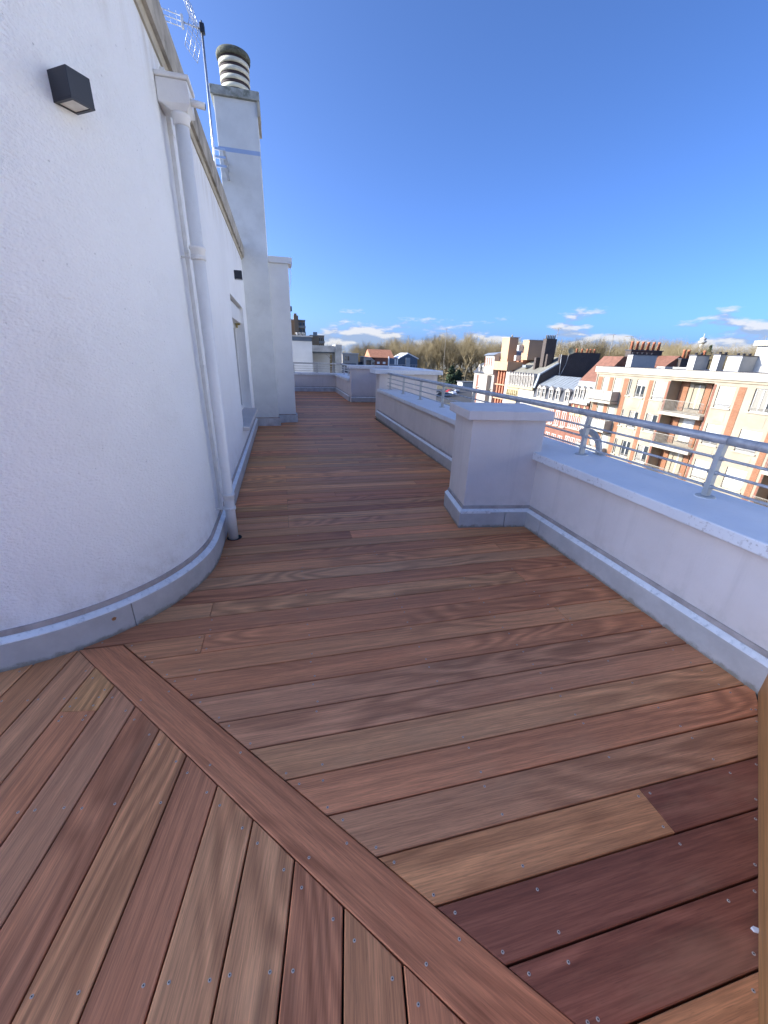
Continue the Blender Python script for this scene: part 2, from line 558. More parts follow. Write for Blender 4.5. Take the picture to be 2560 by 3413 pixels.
def brick(name, col, mortar, scale=1.0, axis='YZ'):
    m, n, l, b = new_mat(name)
    tc = n.new('ShaderNodeTexCoord')
    s = n.new('ShaderNodeSeparateXYZ'); l.new(tc.outputs['Object'], s.inputs[0])
    cm = n.new('ShaderNodeCombineXYZ')
    l.new(math_n(n, l, 'ADD', s.outputs[0], s.outputs[1]), cm.inputs[0]); l.new(s.outputs[2], cm.inputs[1])
    t = n.new('ShaderNodeTexBrick')
    t.inputs['Scale'].default_value = 4.5 * scale
    t.inputs['Color1'].default_value = (*col, 1)
    t.inputs['Color2'].default_value = (col[0] * 0.75, col[1] * 0.68, col[2] * 0.65, 1)
    t.inputs['Mortar'].default_value = (*mortar, 1)
    t.inputs['Mortar Size'].default_value = 0.015
    l.new(cm.outputs[0], t.inputs['Vector'])
    f = noise(n, l, tc.outputs['Object'], 1.2, 6, 0.6)
    c = mixc(n, l, mapr(n, l, f, 0.35, 0.75, 0, 0.45), t.outputs['Color'], tuple(k * 0.55 for k in col))
    l.new(c, b.inputs['Base Color'])
    b.inputs['Roughness'].default_value = 0.85
    return m


M['brick'] = brick('orange_brick', (0.30, 0.125, 0.058), (0.27, 0.2, 0.14))
M['redbrick'] = brick('red_brick', (0.25, 0.092, 0.055), (0.25, 0.18, 0.13))
M['darkbrick'] = brick('dark_brick', (0.095, 0.075, 0.065), (0.06, 0.055, 0.05))  # one dark brick colour for the gable wall and chimney shafts
M['peach'] = simple('peach_render', (0.43, 0.275, 0.165), 0.85, var=0.06, vscale=0.6)
M['cream'] = simple('cream_stucco', (0.43, 0.355, 0.20), 0.85, var=0.08, vscale=0.6)
M['offwhite'] = simple('off_white_facade', (0.37, 0.335, 0.285), 0.8, var=0.06, vscale=0.5, dirt=(0.5, 0.47, 0.42), dscale=0.7, damt=0.4)
M['zinc'] = simple('zinc_roof', (0.30, 0.33, 0.35), 0.45, 0.3, var=0.15, vscale=0.6, dirt=(0.2, 0.21, 0.21), dscale=0.8, damt=0.5)
M['slate'] = simple('mossy_fibre_slate', (0.20, 0.19, 0.155), 0.85, var=0.2, vscale=1.0, dirt=(0.10, 0.10, 0.08), dscale=0.5, damt=0.6)
M['darkslate'] = simple('dark_slate', (0.055, 0.058, 0.066), 0.6, var=0.2, vscale=2)
M['browntile'] = simple('brown_roof_tile', (0.19, 0.085, 0.055), 0.85, var=0.2, vscale=3)
M['orangetile'] = simple('orange_roof_tile', (0.44, 0.19, 0.10), 0.85, var=0.15, vscale=2)
M['terracotta'] = simple('terracotta_pot', (0.42, 0.15, 0.075), 0.8, var=0.15)
M['flatroof'] = simple('flat_roof_felt', (0.16, 0.165, 0.17), 0.8, var=0.2, vscale=0.8)
M['lead'] = simple('dark_lead_cap', (0.05, 0.05, 0.06), 0.6)
M['rwhite'] = simple('roof_white_render', (0.45, 0.44, 0.41), 0.8, var=0.05)
M['bluegrey'] = simple('blue_grey_cladding', (0.085, 0.115, 0.155), 0.6, var=0.1)
M['towerbrick'] = simple('tower_brown_brick', (0.27, 0.19, 0.115), 0.85, var=0.08, vscale=0.2)
M['towerpale'] = simple('tower_balcony_concrete', (0.30, 0.29, 0.25), 0.8, var=0.08, vscale=0.2)
M['rwall'] = simple('neighbour_whitewash', (0.66, 0.67, 0.66), 0.8, var=0.05, vscale=1.5, dirt=(0.52, 0.52, 0.49), dscale=1.2, damt=0.45)
M['concrete'] = simple('weathered_concrete', (0.42, 0.42, 0.40), 0.85, var=0.15, vscale=1.5, dirt=(0.24, 0.24, 0.22), dscale=1.6, damt=0.7)
M['bounceblock'] = simple('white_bounce_block', (0.63, 0.64, 0.62), 0.85, var=0.05, vscale=0.5)  # kept bright so the added block bounces more sun
M['asphalt'] = simple('asphalt', (0.05, 0.05, 0.052), 0.9, var=0.15, vscale=0.5)
M['pavement'] = simple('pavement_slabs', (0.25, 0.24, 0.22), 0.9, var=0.1, vscale=0.6)
M['railfar'] = simple('far_balcony_rail', (0.28, 0.255, 0.21), 0.6, 0.2)
M['balglass'] = simple('frosted_balcony_glass', (0.34, 0.33, 0.29), 0.4)
M['bark'] = simple('winter_bark', (0.25, 0.20, 0.115), 0.95, var=0.2, vscale=0.3)
M['twig'] = simple('winter_twigs', (0.235, 0.185, 0.098), 0.95, var=0.18, vscale=0.15)
M['needle'] = simple('evergreen_foliage', (0.035, 0.055, 0.022), 0.9, var=0.35, vscale=0.4)
M['rustred'] = simple('rust_red_brick_arcade', (0.38, 0.16, 0.09), 0.85, var=0.1)
M['line'] = simple('road_paint', (0.75, 0.75, 0.72), 0.7)


def ground_mat():
    m, n, l, b = new_mat('park_ground')
    tc = n.new('ShaderNodeTexCoord'); o = tc.outputs['Object']
    f = noise(n, l, o, 0.02, 8, 0.6); g = noise(n, l, o, 0.3, 5, 0.6)
    c = mixc(n, l, mapr(n, l, f, 0.4, 0.6, 0, 1), (0.10, 0.095, 0.045), (0.19, 0.15, 0.085))
    c = mixc(n, l, mapr(n, l, g, 0.35, 0.7, 0, 0.5), c, (0.08, 0.07, 0.04))
    l.new(c, b.inputs['Base Color']); b.inputs['Roughness'].default_value = 0.95
    return m


M['ground'] = ground_mat()

# ================================================================== SETTING: ground and street
GZ = -12.0
g = MB(); g.add([(-2500, -2500, GZ), (2500, -2500, GZ), (2500, 2500, GZ), (-2500, 2500, GZ)], [(0, 1, 2, 3)])
tag(g.build('ground', M['ground']), kind='structure')
g = MB(); g.box(7.0, 27.0, -60, 118, GZ - 0.3, GZ + 0.004)
tag(g.build('road', M['asphalt']), kind='structure')
g = MB(); g.box(27.0, 32.3, -60, 118, GZ - 0.3, GZ + 0.13)
tag(g.build('pavement', M['pavement'], bevel=0.02), kind='structure')
g = MB(); g.box(2.9, 7.0, -60, 118, GZ - 0.3, GZ + 0.13)
tag(g.build('pavement', M['pavement'], bevel=0.02), kind='structure')
g = MB()
for y in range(-50, 110, 6):
    g.box(16.93, 17.07, y, y + 3, GZ + 0.006, GZ + 0.010)
tag(g.build('road_marking', M['line']), kind='structure')
g = MB(); g.box(33.0, 96, 119, 176, GZ - 0.3, GZ + 0.006)
tag(g.build('parking_area', M['asphalt']), kind='structure')

# ================================================================== SETTING: decking
SLOPE = -0.0083
PITCHB, BW, BT = 0.1485, 0.1430, 0.026
CX, CY, RW, RT = -1.55, 2.80, 0.99, 1.03      # rounded corner: centre, wall radius, plinth radius

sub = MB(); sub.box(-7, 3.7, -3, 17.2, -0.32, -0.062)
TON = {
    'red': (0.630, 0.250, 0.114), 'redtan': (0.640, 0.272, 0.122), 'tan': (0.650, 0.300, 0.136),
    'orange': (0.650, 0.284, 0.118), 'purple': (0.305, 0.108, 0.060), 'plum': (0.520, 0.204, 0.096),
    'greyb': (0.580, 0.260, 0.130), 'greyt': (0.620, 0.286, 0.138), 'brown': (0.600, 0.260, 0.114),
    'pale': (0.660, 0.326, 0.160), 'gold': (0.660, 0.314, 0.126)}
deck = empty('deck', (0, 0, 0))
tag(deck, 'hardwood deck of the roof terrace', kind='structure')
sb = sub.build('sub_deck', M['under'], deck)


def board(tone, quad, zoff, name='board', parent=deck):
    """quad: four xy corners, p0-p1 along the lower long edge, p3-p2 along the upper one"""
    p0, p1, p2, p3 = [Vector(q) for q in quad]
    d = (p1 - p0).normalized(); ang = math.atan2(d.y, d.x)
    c = (p0 + p1 + p2 + p3) / 4
    n = Vector((-d.y, d.x))
    L = lambda q: ((q - c).dot(d), (q - c).dot(n))
    q = [L(k) for k in (p0, p1, p2, p3)]
    ch = 0.0026
    e = 0.0015
    mid = q
    top = [(q[0][0] + e, q[0][1] + ch), (q[1][0] - e, q[1][1] + ch), (q[2][0] - e, q[2][1] - ch), (q[3][0] + e, q[3][1] - ch)]
    vs = [(x, y, -BT) for x, y in q] + [(x, y, -ch) for x, y in mid] + [(x, y, 0) for x, y in top]
    fs = [(3, 2, 1, 0), (8, 9, 10, 11)]
    for a in (0, 4):
        fs += [(a + i, a + (i + 1) % 4, a + 4 + (i + 1) % 4, a + 4 + i) for i in range(4)]
    me = bpy.data.meshes.new(name); me.from_pydata(vs, [], fs); me.materials.append(M['wood']); me.update()
    o = bpy.data.objects.new(name, me); COL.objects.link(o)
    o.parent = parent
    o.location = (c.x, c.y, zoff); o.rotation_euler = (0, 0, ang)
    j = (0.94 + random.random() * 0.12) if c.y < 2.6 else (0.80 + random.random() * 0.44)
    t = TON[tone] if isinstance(tone, str) else tone
    o.color = (t[0] * j, t[1] * j, t[2] * j, 1)
    return o


# one screw head shared by all
sm = MB(); sm.lathe(0, 0, [(0.0042, -0.0006), (0.0042, 0.0005), (0.0032, 0.0009)], 12)
screw_me = sm.mesh('screw', M['steel_screw'])
sh = MB(); sh.lathe(0, 0, [(0.0017, 0.0008), (0.0017, 0.0013)], 6)
screw_me.materials.append(M['screw_hole'])
tmp = bpy.data.meshes.new('screw_join')
vv = [tuple(v.co) for v in screw_me.vertices]; ff = [tuple(p.vertices) for p in screw_me.polygons]
nb = len(vv); nf = len(ff)
vv += sh.v; ff += [tuple(i + nb for i in f) for f in sh.f]
tmp.from_pydata(vv, [], ff); tmp.materials.append(M['steel_screw']); tmp.materials.append(M['screw_hole'])
for i, p in enumerate(tmp.polygons):
    p.material_index = 0 if i < nf else 1
tmp.update()
screw_me = tmp


def screw(bo, wx, wy):
    o = bpy.data.objects.new('screw', screw_me); COL.objects.link(o)
    o.parent = bo
    a = bo.rotation_euler[2]
    dx, dy = wx - bo.location[0], wy - bo.location[1]
    o.location = (dx * math.cos(a) + dy * math.sin(a), -dx * math.sin(a) + dy * math.cos(a), 0.0003)
    return o


def left_lim(y):
    if y < 1.882:
        return -0.869 + (1.868 - y) * 0.9004 + 0.004
    if y < CY:
        return CX + math.sqrt(max(0.0, (RW + 0.015) ** 2 - (y - CY) ** 2))
    if y < 8.53: return -0.545
    if y < 8.95: return -0.10
    return 0.18 if y > 9.5 else 0.26


def right_lim(y):
    if y < 0.923:
        return 0.982 + (y - 0.173) * 1.464 - 0.004
    if y < 9.5: return 2.12
    if y < 9.87: return 2.24
    if y < 12.83: return 3.45
    return 2.14


ROW = {-8: 'tan', -7: 'orange', -6: 'orange', -5: 'purple', -4: 'purple', -3: 'orange', -2: 'greyt', -1: 'red', 0: 'tan', 1: 'greyb', 2: 'greyb',
       3: 'red', 4: 'redtan', 5: 'redtan', 6: 'plum', 7: 'tan', 8: 'plum', 9: 'pale', 10: 'redtan', 11: 'red', 12: 'tan', 13: 'plum', 14: 'tan', 15: 'greyb',
       16: 'tan', 17: 'plum', 18: 'gold', 19: 'red'}
JOINT = {-3: [(1.157, 'purple')], 4: [(1.554, 'tan')], 5: [(-0.484, 'red')], 6: [], 7: [(-0.485, 'tan'), (1.553, 'red')], 9: [], 10: [(1.63, 'redtan')], 8: []}
pal = ['red', 'redtan', 'tan', 'plum', 'greyb', 'greyt', 'brown', 'pale', 'orange', 'red', 'tan', 'gold']
rng = random.Random(21)
k = -8
while True:
    y0 = 0.994 + PITCHB * k; y1 = y0 + BW
    if y0 > 16.56: break
    ym = (y0 + y1) / 2
    f = lambda fn, y: fn(y)
    xs0, xs1 = left_lim(y0), left_lim(y1)
    if abs(xs0 - xs1) > 0.4: xs0 = xs1 = min(xs0, xs1)
    xe0, xe1 = right_lim(y0), right_lim(y1)
    if abs(xe0 - xe1) > 0.4: xe0 = xe1 = max(xe0, xe1)
    if xe1 - xs1 < 0.05 or xe0 - xs0 < -0.2:
        k += 1; continue
    if xe0 - xs0 < 0.03:
        xe0 = xs0 + 0.02
    tone = ROW.get(k) or rng.choice(pal)
    js = JOINT.get(k)
    if js is None:
        js = []
        if k > 11 and rng.random() < 0.55:
            js = [(rng.choice([-0.02, 0.49, 1.0, 1.5]), rng.choice(pal))]
    cuts = [(None, tone)] + js
    for i, (xc, tn) in enumerate(cuts):
        a0, a1 = (xs0, xs1) if xc is None else (xc + 0.0008, xc + 0.0008)
        if i + 1 < len(cuts):
            b0 = b1 = cuts[i + 1][0] - 0.0008
        else:
            b0, b1 = xe0, xe1
        Y = lambda x, y: y + SLOPE * x
        bo = board(tn, [(a0, Y(a0, y0)), (b0, Y(b0, y0)), (b1, Y(b1, y1)), (a1, Y(a1, y1))], rng.uniform(-0.0006, 0.0006))
        if y0 < 3.0:                            # pairs of screws over the joists
            for jx in (-0.98, -0.47, 0.06, 0.62, 1.14, 1.54, 1.95):
                for fy in (0.024, BW - 0.024):
                    yy = y0 + fy
                    lo = (a0 + (a1 - a0) * fy / BW) + 0.03; hi = (b0 + (b1 - b0) * fy / BW) - 0.03
                    if lo < jx < hi and rng.random() < (0.85 if y0 < 1.9 else 0.45):
                        screw(bo, jx + rng.uniform(-0.008, 0.008), Y(jx, yy) + rng.uniform(-0.004, 0.004))
            for xx0, xx1, s in ((a0, a1, 1), (b0, b1, -1)):
                for fy in (0.022, BW - 0.022):
                    xe = xx0 + (xx1 - xx0) * fy / BW + s * 0.024
                    if y0 < 1.9 and rng.random() < 0.92:
                        screw(bo, xe, Y(xe, y0 + fy))
    k += 1

# mitre board between the two directions
FD = Vector((0.669, -0.743)).normalized()
FN = Vector((-FD.y, FD.x))
Fr0 = Vector((-0.869, 1.868)); Fl0 = Vector((-1.066, 1.872))
yt = 1.8795
a = Fl0 + FD * ((Fl0.y - yt) / 0.743); b = Fr0 + FD * ((Fr0.y - yt) / 0.743)
LB = 2.6
fb = board((0.580, 0.220, 0.100), [tuple(a + Vector((0.0, 0.0))), tuple(Fl0 + FD * LB), tuple(Fl0 + FD * LB + FN * 0.1415), tuple(b)], 0.0007, 'mitre_board')
for t, sd in ((0.55, 0.025), (0.6, 0.12), (1.05, 0.025), (1.1, 0.12), (1.55, 0.025), (1.62, 0.12), (1.95, 0.03), (2.0, 0.12)):
    p = Fl0 + FD * t + FN * sd
    screw(fb, p.x, p.y)

# boards of the neighbouring run
BU = Vector((0.161, 1.0)).normalized(); BNn = Vector((BU.y, -BU.x))
TB = ['plum', 'red', 'brown', 'plum', 'tan', 'tan', 'plum', 'brown', 'plum', 'greyb', 'red', 'greyt', 'brown', 'tan', 'red', 'plum', 'tan', 'brown', 'greyt', 'red']
FL_N = Vector((FN.x, FN.y)); fl_c = FL_N.dot(Fl0) - 0.004


def bpoint(c, frame=True):
    """point on the line BNn.p = c where it meets the mitre board (or the wall base)"""
    # p = c*BNn + t*BU ; FL_N.p = fl_c
    t = (fl_c - c * FL_N.dot(BNn)) / FL_N.dot(BU)
    p = BNn * c + BU * t
    return p


for j in range(-2, 18):
    chi = -0.0239 - 0.149 * (j - 1); clo = chi - 0.1435
    e0, e1 = bpoint(clo), bpoint(chi)
    for q, c in ((e0, clo), (e1, chi)):
        pass
    def lim(c):
        p = bpoint(c)
        if p.x < -1.07:                      # ends under the wall plinth instead
            for it in range(60):
                yy = p.y
                dist = math.hypot(p.x - CX, p.y - CY) if p.x > CX else (CY - p.y)
                if dist > RW + 0.015: break
                p = p - BU * 0.02
            if p.x < CX - 0.0:
                p = p - BU * max(0.0, (p.y - (CY - RW - 0.015)) / BU.y)
        return p
    e0, e1 = lim(clo), lim(chi)
    tone = TB[j + 2]
    far = -1.7
    s0 = e0 + BU * ((far - e0.y) / BU.y); s1 = e1 + BU * ((far - e1.y) / BU.y)
    spans = [(e0, e1, s0, s1, tone)]
    if j == 8:                               # short pale offcut at the head of this board
        m0 = e0 - BU * 0.25; m1 = BNn * chi + BU * m0.dot(BU)
        spans = [(e0, e1, m0 + BU * 0.001, m1 + BU * 0.001, 'gold'), (m0, m1, s0, s1, tone)]
    for (h0, h1, t0, t1, tn) in spans:
        bo = board(tn, [tuple(t1), tuple(h1), tuple(h0), tuple(t0)], rng.uniform(-0.0006, 0.0006))
        for yy in (0.93, 0.50, 0.04, 1.40):
            for off in (0.022, 0.1215):
                cpt = clo + off
                # joist lines run square to the boards
                p = BNn * cpt + BU * (yy * 0.987 + 0.0)
                if p.dot(BU) < min(h0.dot(BU), h1.dot(BU)) - 0.05 and p.dot(BU) > max(t0.dot(BU), t1.dot(BU)) + 0.02 and rng.random() < 0.9:
                    screw(bo, p.x + rng.uniform(-0.006, 0.006), p.y + rng.uniform(-0.004, 0.004))
        for off in (0.026, 0.118):
            fr = off / 0.1435
            hp = h0 + (h1 - h0) * fr - BU * 0.045
            if hp.y < 1.8: screw(bo, hp.x, hp.y)
        if tn == 'gold' or len(spans) == 2:
            for off in (0.025, 0.118):
                hp = (t0 + (t1 - t0) * off / 0.1435) + BU * 0.025 if tn == 'gold' else (h0 + (h1 - h0) * off / 0.1435) - BU * 0.025
                screw(bo, hp.x, hp.y)

# ================================================================== PENTHOUSE (left)
pent = thing('penthouse', 'white rendered rooftop storey with a rounded corner beside the deck', 'building', (-1.55, 2.8, 0))
ARC = [(CX + RW * math.cos(t), CY + RW * math.sin(t)) for t in [R(-90 + 90 * i / 28) for i in range(29)]]
WALL = [(-7.0, CY - RW)] + ARC + [(-0.56, 5.86)]
TOPZ = 2.95
# outer wall skin, window opening left free
WY0, WY1, WZ0, WZ1 = 5.86, 7.76, 0.45, 2.09
w = MB()
w.sweep([(0, -0.3), (0, TOPZ), (-0.3, TOPZ), (-0.3, -0.3)], WALL, True)
w.box(-0.86, -0.56, WY0, WY1, -0.3, WZ0 - 0.05)
w.box(-0.86, -0.56, WY0, WY1, WZ1, TOPZ)
w.box(-0.86, -0.56, WY1, 9.2, -0.3, TOPZ)
w.box(-6.0, 0.16, 9.2, 19.0, -0.3, 3.12)
wo_ = w.build('wall', M['render'], pent)
md = wo_.modifiers.new('edge', 'EDGE_SPLIT'); md.split_angle = R(40)
# flat roof and mass behind, keeps light out
w = MB(); w.prism([(-7.0, CY - RW + 0.2), (-1.5, CY - RW + 0.2), (-0.9, 2.3), (-0.72, 2.8), (-0.72, 9.2), (-7, 9.2)], TOPZ - 0.12, TOPZ + 0.12)
w.build('roof', M['flatroof'], pent)
CWALL = [(-7.0, CY - RW)] + ARC + [(-0.56, 8.52)]
w = MB(); w.sweep([(-0.05, 2.925), (0.012, 2.925), (0.022, 2.955), (0.022, 2.995), (-0.05, 2.995)], CWALL, True)
o = w.build('cornice_moulding', M['moulding'], pent); o.modifiers.new('e', 'EDGE_SPLIT').split_angle = R(35)
w = MB(); w.sweep([(-0.25, 2.962), (0.045, 2.962), (0.052, 2.985), (0.050, 3.150), (0.030, 3.165), (-0.25, 3.165)], CWALL, True)
o = w.build('cornice_fascia', M['stone_cornice'], pent); o.modifiers.new('e', 'EDGE_SPLIT').split_angle = R(35)

PROF = [(-0.01, -0.03), (0.04, -0.03), (0.04, 0.138), (0.036, 0.145), (-0.01, 0.145)]
TRIM = [(0.0, 0.146), (0.042, 0.146), (0.042, 0.150), (0.016, 0.170), (0.0, 0.170)]
BAND = [(-0.01, 0.171), (0.013, 0.171), (0.011, 0.196), (-0.01, 0.198)]


def plinth(parent, runs, trim_runs=None, mats=('plinth', 'trim', 'band')):
    for r in runs:
        o = MB().sweep(PROF, r).build('plinth_tile', M[mats[0]], parent)
        md = o.modifiers.new('b', 'BEVEL'); md.width = 0.0015; md.limit_method = 'ANGLE'; md.angle_limit = R(40)
    for r in (trim_runs or runs):
        MB().sweep(TRIM, r).build('trim_strip', M[mats[1]], parent)
        MB().sweep(BAND, r).build('sealing_band', M[mats[2]], parent)


def arc(a0, a1, n):
    return [(CX + RW * math.cos(R(a0 + (a1 - a0) * i / n)), CY + RW * math.sin(R(a0 + (a1 - a0) * i / n))) for i in range(n + 1)]


g_ = 0.0012
runs = [[(-7.0, CY - RW), (-2.4, CY - RW)], [(-2.4 + g_, CY - RW)] + arc(-90, -48, 12), arc(-47.9, -9, 12), arc(-8.9, 0, 4) + [(-0.56, 4.2)], [(-0.56, 4.2 + g_), (-0.56, 6.3)], [(-0.56, 6.3 + g_), (-0.56, 8.46)]]
plinth(pent, runs, [[(-7.0, CY - RW)] + arc(-90, -9, 24), arc(-8.8, 0, 4) + [(-0.56, 8.46)]])
# rust stain disc on the plinth
th = R(-53)
mb = MB()
c0 = Vector((CX + (RW + 0.0403) * math.cos(th), CY + (RW + 0.0403) * math.sin(th), 0.098))
tt = Vector((-math.sin(th), math.cos(th), 0)); nn = Vector((math.cos(th), math.sin(th), 0))
pts = [c0 + tt * (0.011 * math.cos(2 * PI * i / 14)) * (1 + 0.2 * math.sin(i * 2.3)) + Vector((0, 0, 0.010 * math.sin(2 * PI * i / 14))) for i in range(14)]
mb.add([p for p in pts] + [p - nn * 0.004 for p in pts], [tuple(range(14)), tuple(range(27, 13, -1))] + [(i, (i + 1) % 14, 14 + (i + 1) % 14, 14 + i) for i in range(14)])
M['rust'] = simple('rust_stain', (0.36, 0.16, 0.06), 0.9, var=0.4, vscale=60)
mb.build('rust_spot', M['rust'], pent)

# window in the straight wall
win = empty('window', (0, 0, 0)); win.parent = pent; win.location = Vector((-0.56, 6.8, 0.45)) - Vector((-1.55, 2.8, 0))
m = MB(); m.box(-0.80, -0.70, WY0, WY1, WZ1 - 0.24, WZ1 - 0.004)
m.box(-0.70, -0.605, WY0 + 0.002, WY1 - 0.002, WZ1 - 0.24, WZ1 - 0.03)
m.build('shutter_box', M['pvc'], win, bevel=0.006)
m = MB()
m.box(-0.78, -0.71, WY0, WY0 + 0.07, WZ0, WZ1 - 0.245); m.box(-0.78, -0.71, WY1 - 0.07, WY1, WZ0, WZ1 - 0.245)
m.box(-0.779, -0.711, WY0 + 0.07, WY1 - 0.07, WZ0, WZ0 + 0.08); m.box(-0.779, -0.711, WY0 + 0.07, WY1 - 0.07, WZ1 - 0.32, WZ1 - 0.246)
m.box(-0.775, -0.715, 6.77, 6.85, WZ0 + 0.08, WZ1 - 0.32)
m.build('frame', M['pvc'], win)
for ya, yb in ((WY0 + 0.07, 6.77), (6.85, WY1 - 0.07)):
    m = MB(); m.box(-0.755, -0.735, ya, yb, WZ0 + 0.08, WZ1 - 0.32); m.build('pane', M['glass'], win)
m = MB(); m.box(-0.64, -0.612, WY0 + 0.001, WY0 + 0.03, WZ0 + 0.03, WZ1 - 0.25); m.build('gasket', M['rubber'], win)
m = MB(); m.prism_y([(-0.70, WZ0 - 0.05), (-0.468, WZ0 - 0.05), (-0.468, WZ0 - 0.006), (-0.70, WZ0 + 0.012)], WY0 - 0.14, WY1 + 0.06)
m.build('sill', M['parapet'], win, bevel=0.004)
m = MB(); m.box(-0.70, -0.62, WY1 - 0.09, WY1 - 0.02, WZ1 - 0.262, WZ1 - 0.24); m.box(-0.69, -0.665, WY1 - 0.04, WY1 - 0.012, WZ1 - 0.31, WZ1 - 0.262)
m.build('foam_seal', M['foam'], win, bevel=0.012)
# lower storeys of our own building
m = MB(); m.box(-14, 2.62, -14, 19.0, GZ, -0.36); m.box(2.62, 3.86, 9.4, 13.12, GZ, -0.36)
m.build('lower_storeys', M['offwhite'], pent)

# downpipe with hopper
PXc, PYc = -0.46, 3.09
dp = thing('downpipe', 'white painted downpipe with box hopper on the penthouse wall', 'downpipe', (PXc, PYc, 0))
m = MB(); m.lathe(PXc, PYc, [(0.038, 0.0), (0.038, 0.37), (0.0375, 0.372), (0.0380, 2.65)], 24)
m.build('pipe', M['pipe'], dp)
for z, r in ((0.37, 0.042), (2.0, 0.043), (2.632, 0.045)):
    m = MB(); m.lathe(PXc, PYc, [(r - 0.006, z - 0.038), (r, z - 0.030), (r, z - 0.006), (r + 0.006, z), (r + 0.006, z + 0.014), (r - 0.004, z + 0.022)], 24)
    m.build('collar', M['pipe'], dp)
for z in (0.265, 1.955):
    m = MB(); m.lathe(PXc, PYc, [(0.041, z - 0.012), (0.0455, z - 0.011), (0.0455, z + 0.011), (0.041, z + 0.012)], 20)
    m.tube((PXc - 0.05, PYc, z), (-0.575, PYc - 0.01, z), 0.006, n=8)
    m.box(PXc - 0.006, PXc + 0.010, PYc - 0.058, PYc - 0.042, z - 0.012, z + 0.012)
    m.build('bracket', M['pipe'], dp)
hx0, hx1, hy0, hy1 = -0.558, -0.398, 3.03, 3.19
m = MB()
m.prism([(hx0, hy0), (hx1, hy0), (hx1, hy1), (hx0, hy1)], 2.672, 2.775)
b4 = [(hx0, hy0, 2.672), (hx1, hy0, 2.672), (hx1, hy1, 2.672), (hx0, hy1, 2.672)]
t4 = [(PXc - 0.043, PYc - 0.045, 2.648), (PXc + 0.043, PYc - 0.045, 2.648), (PXc + 0.043, PYc + 0.045, 2.648), (PXc - 0.043, PYc + 0.045, 2.648)]
m.add(b4 + t4, [(0, 1, 5, 4), (1, 2, 6, 5), (2, 3, 7, 6), (3, 0, 4, 7), (4, 5, 6, 7)])
m.build('hopper', M['pipe'], dp, bevel=0.004)
m = MB(); m.box(hx0 - 0.002, hx1 + 0.012, hy0 - 0.012, hy1 + 0.012, 2.775, 2.798); m.build('hopper_rim', M['pipe'], dp, bevel=0.006)
m = MB(); m.tube((hx1 - 0.01, 3.08, 2.708), (hx1 + 0.075, 3.085, 2.700), 0.017, n=14); m.build('overflow_spout', M['pipe'], dp)
m = MB(); m.tube((hx1 + 0.0745, 3.085, 2.700), (hx1 + 0.0765, 3.085, 2.6998), 0.0135, n=14); m.build('spout_mouth', M['rubber'], dp)
m = MB(); m.lathe(PXc + 0.006, PYc + 0.006, [(0.058, 0.0012), (0.058, 0.0022)], 20); m.build('shadow_gap_disc', M['under'], dp)  # dark disc on the boards stands in for the shadow gap round the pipe

cd = thing('cable_conduit', 'slim white conduit on the wall behind the downpipe', 'conduit', (-0.56, 3.24, 0.2))
m = MB(); m.box(-0.56, -0.535, 3.215, 3.265, 0.2, 2.9); m.build('cover', M['pipe'], cd, bevel=0.003)
for z in (0.6, 1.3, 2.0, 2.6):
    m = MB(); m.box(-0.561, -0.531, 3.207, 3.273, z, z + 0.022); m.build('clip', M['pipe'], cd, bevel=0.002)


def wall_lamp(P, ang, wdt, dep, hgt, label):
    """P: point on the wall at lamp centre, ang: direction of the wall normal"""
    t = thing('wall_lamp', label, 'lamp', P, 'anthracite cube wall lamps')
    t.rotation_euler = (0, 0, ang)
    h2, w2 = hgt / 2, wdt / 2

    def part(name, mb, mat, bev=0.0):
        me = mb.mesh(name, M[mat]); o = bpy.data.objects.new(name, me); COL.objects.link(o); o.parent = t
        if bev:
            md = o.modifiers.new('b', 'BEVEL'); md.width = bev; md.segments = 2; md.limit_method = 'ANGLE'
        return o
    part('housing', MB().box(-0.02, dep, -w2, w2, -h2 + 0.006, h2 - 0.004), 'anthracite', 0.002)
    fr = MB(); q = 0.012
    fr.box(0.0, q, -w2, w2, -h2, -h2 + 0.006); fr.box(dep - q, dep, -w2, w2, -h2, -h2 + 0.006)
    fr.box(q, dep - q, -w2, -w2 + q, -h2, -h2 + 0.006); fr.box(q, dep - q, w2 - q, w2, -h2, -h2 + 0.006)
    part('rim', fr, 'anthracite')
    part('diffuser', MB().box(q, dep - q, -w2 + q, w2 - q, -h2 + 0.003, -h2 + 0.0062), 'diffuser')
    return t


th = R(-35.3)
wall_lamp((CX + 0.985 * math.cos(th), CY + 0.985 * math.sin(th), 2.3175), th, 0.088, 0.105, 0.097, 'dark grey cube lamp on the rounded wall corner, nearest of three')
wall_lamp((-0.56, 6.79, 2.43), 0.0, 0.09, 0.105, 0.112, 'small dark grey lamp above the window near the chimney')
wall_lamp((0.165, 10.55, 2.375), 0.0, 0.09, 0.175, 0.108, 'dark lamp peeking out behind the short white pilaster')

